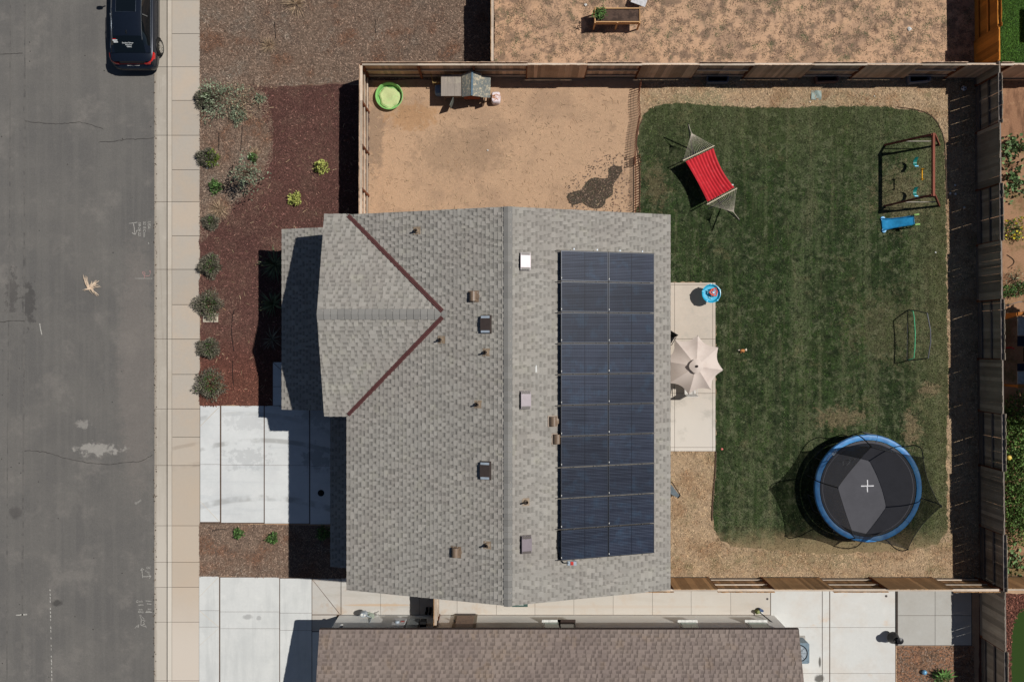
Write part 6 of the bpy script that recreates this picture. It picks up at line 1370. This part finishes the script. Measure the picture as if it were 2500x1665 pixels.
# grey bench corner below the roof edge
t = thing('garden_bench', 'grey bench end sticking out from under the roof eave', 'bench', (6.55,-5.75,0)); mb = MB(); p = lambda px, py, z: Vector((*P(px,py,z),z)); q = [p(1628,1178,.42),p(1639,1183,.42),p(1660,1210,.42),p(1654,1215,.42),p(1628,1200,.42)]; mb.add(q+[v-Vector((0,0,.03)) for v in q], [(4,3,2,1,0),(5,6,7,8,9)]+[(i,(i+1)%5,5+(i+1)%5,5+i) for i in range(5)]); add('seat', mb, MS('slate_fabric', C(108,118,124), .8), t)
mb = MB(); mb.tube([p(1640,1176,.44),p(1661,1209,.44)], .018, 6); mb.tube([p(1661,1209,.44),p(1655,1216,.44)], .018, 6); add('seat_frame', mb, m_dark, t); mb = MB(); mb.tube([p(1660,1209,.42),p(1660,1207,.0)], .016, 6); mb.tube([p(1640,1178,.42),p(1640,1178,.0)], .016, 6); add('leg', mb, m_dark, t)
# small litter
m_pap = MS('paper_white', C(226,226,222), .8); m_pk = MS('pink_plastic', C(232,130,120), .6)
for k, (px, py, w_, lab, m) in enumerate(((2319,473,.07,'torn white paper scrap by the fence shadow, left one',m_pap), (2332,475,.07,'torn pale paper scrap by the fence, right of the left scrap',m_pap), (2331,453,.06,'small pale scrap in shadow above two others',m_pap), (2353,507,.06,'small pale scrap in the fence shade below the others',m_pap),
    (2134,236,.03,'tiny white scrap on dry grass right of the plastic sheet',m_pap), (2283,617,.04,'white scrap on the lawn below the slide',m_pap), (1430,13,.07,'white crumpled wrapper in the weedy lot left of the planter',m_pap), (2219,72,.10,'round pale stone in the weedy lot',m_pap), (1762,1096,.06,'pink flower like plastic piece on the lawn by the patio corner',m_pk),
    (531,401,.06,'short white plastic stake by the lavender',m_pap), (507,411,.06,'round white plastic cap in the mulch by the pavement',m_pap), (1191,368,.04,'white pebble on the dirt yard',m_pap), (1977,250,.03,'white bead on the ground below the plastic sheet',m_pap))):
    x, y = P(px, py); mb = MB(); n = 7; mb.add([(x+w_*random.uniform(.6,1.1)*cos(2*pi*i/n),y+w_*random.uniform(.5,1.)*sin(2*pi*i/n),.03+random.uniform(0,.02)) for i in range(n)]+[(x,y,.03+w_*.6)], [(i,(i+1)%n,n) for i in range(n)]); tag(add('litter', mb, m), lab, 'litter')
# irrigation tubes on the mulch
for k, (pts, lab) in enumerate(([[(572,858),(566,818),(566,800),(569,770),(573,755)], 'thin black irrigation tube in red mulch beside the meter box'], [[(571,940),(568,915),(569,880)], 'thin black irrigation tube in the mulch near the driveway'], [[(518,1296),(530,1292),(545,1291),(556,1293)], 'curved black irrigation tube in the mulch strip'],
    [[(592,305),(591,330),(589,355),(588,370)], 'thin black tube in faded mulch above the thin tree'], [[(535,326),(535,350),(534,368)], 'short thin tube in faded mulch left of the longer one'], [[(671,55),(672,75),(674,95)], 'short black tube standing in the faded mulch'], [[(917,50),(916,68),(917,82)], 'short black tube in faded mulch at right'])):
    mb = MB(); mb.tube([(*P(a,b),.035) for a, b in pts], .012, 6); tag(add('irrigation_tube', mb, m_dark, smooth=True), lab, 'tube')

# ------------------------------------------------------------------ playset beyond the tall fence
t = thing('playset', 'wooden playset frame with grey canopy in shade at the right edge', 'playset', (20.4,-.4,0)); m_or2 = wood('orange_brown_beam', C(190,120,56), C(150,90,44)); m_cv = MS('grey_canvas', C(178,176,172), .8); m_nv = MS('navy_canvas', C(26,32,50), .8)
zt = 1.5; xa = P(2484,766,zt)[0]
for (a, b) in (((xa,P(0,766,zt)[1],zt),(22.4,P(0,766,zt)[1],zt)), ((xa,P(0,943,zt)[1],zt),(22.4,P(0,943,zt)[1],zt)), ((P(2452,777,.5)[0],P(0,777,.5)[1],.5),(xa,P(0,767,zt)[1],zt))):
    mb = MB(); mb.beam(a, b, .13, .09); add('beam', mb, m_or2, t)
for (x_, y_) in ((xa+.05,P(0,766,zt)[1]-.0),(xa+.05,P(0,943,zt)[1]),(22.3,P(0,766,zt)[1]),(22.3,P(0,943,zt)[1])):
    mb = MB(); mb.box((x_,y_,zt/2), (.09,.09,zt)); add('post', mb, m_or2, t)
for (y0_, y1_, mat, z) in ((773,820,m_cv,1.42),(820,846,m_nv,1.42),(887,906,m_nv,1.42),(906,938,m_cv,1.42)):
    ya, yb = P(0,y0_,z)[1], P(0,y1_,z)[1]; xx = P(2484,0,z)[0]; mb = MB(); mb.box(((xx+22.3)/2,(ya+yb)/2,z), (22.3-xx,ya-yb-.02,.03)); add('canopy_panel', mb, mat, t)
mb = MB(); ya, yb = P(0,848,1.3)[1], P(0,884,1.3)[1]; mb.box((21.3,(ya+yb)/2,1.25), (1.7,ya-yb-.04,.1)); add('platform', mb, m_dark, t)
mb = MB(); x, y = P(2468,850,.1); mb.tube([(x-.2,y,.06),(x,y+.03,.12),(x+.15,y-.02,.06)], .035, 7); tag(add('red_toy', mb, MS('red_plastic', C(190,30,30), .5), smooth=True), 'small red toy lying in the shade between fence and playset', 'toy')
mb = MB(); x, y = P(2500,737,.5); mb.tube([(x-.5,y-.15,.05),(x-.2,y+.0,.5),(x+.1,y+.02,.6)], .012, 6); mb.lathe([(0,.0),(.06,.02),(.05,.06),(0,.07)], 12, (x,y,.58)); tag(add('garden_light', mb, m_alu, smooth=True), 'small metal garden light at the frame edge above the playset', 'light')
mb = MB(); x, y = P(2461,640,.02); mb.tube([(x+.3*sin(a)-.05,y-.55*a/3+.3,.03) for a in np.linspace(0,3,12)], .012, 5); tag(add('hose', mb, m_dark, smooth=True), 'thin dark hose curving over the dry ground past the fence', 'hose')
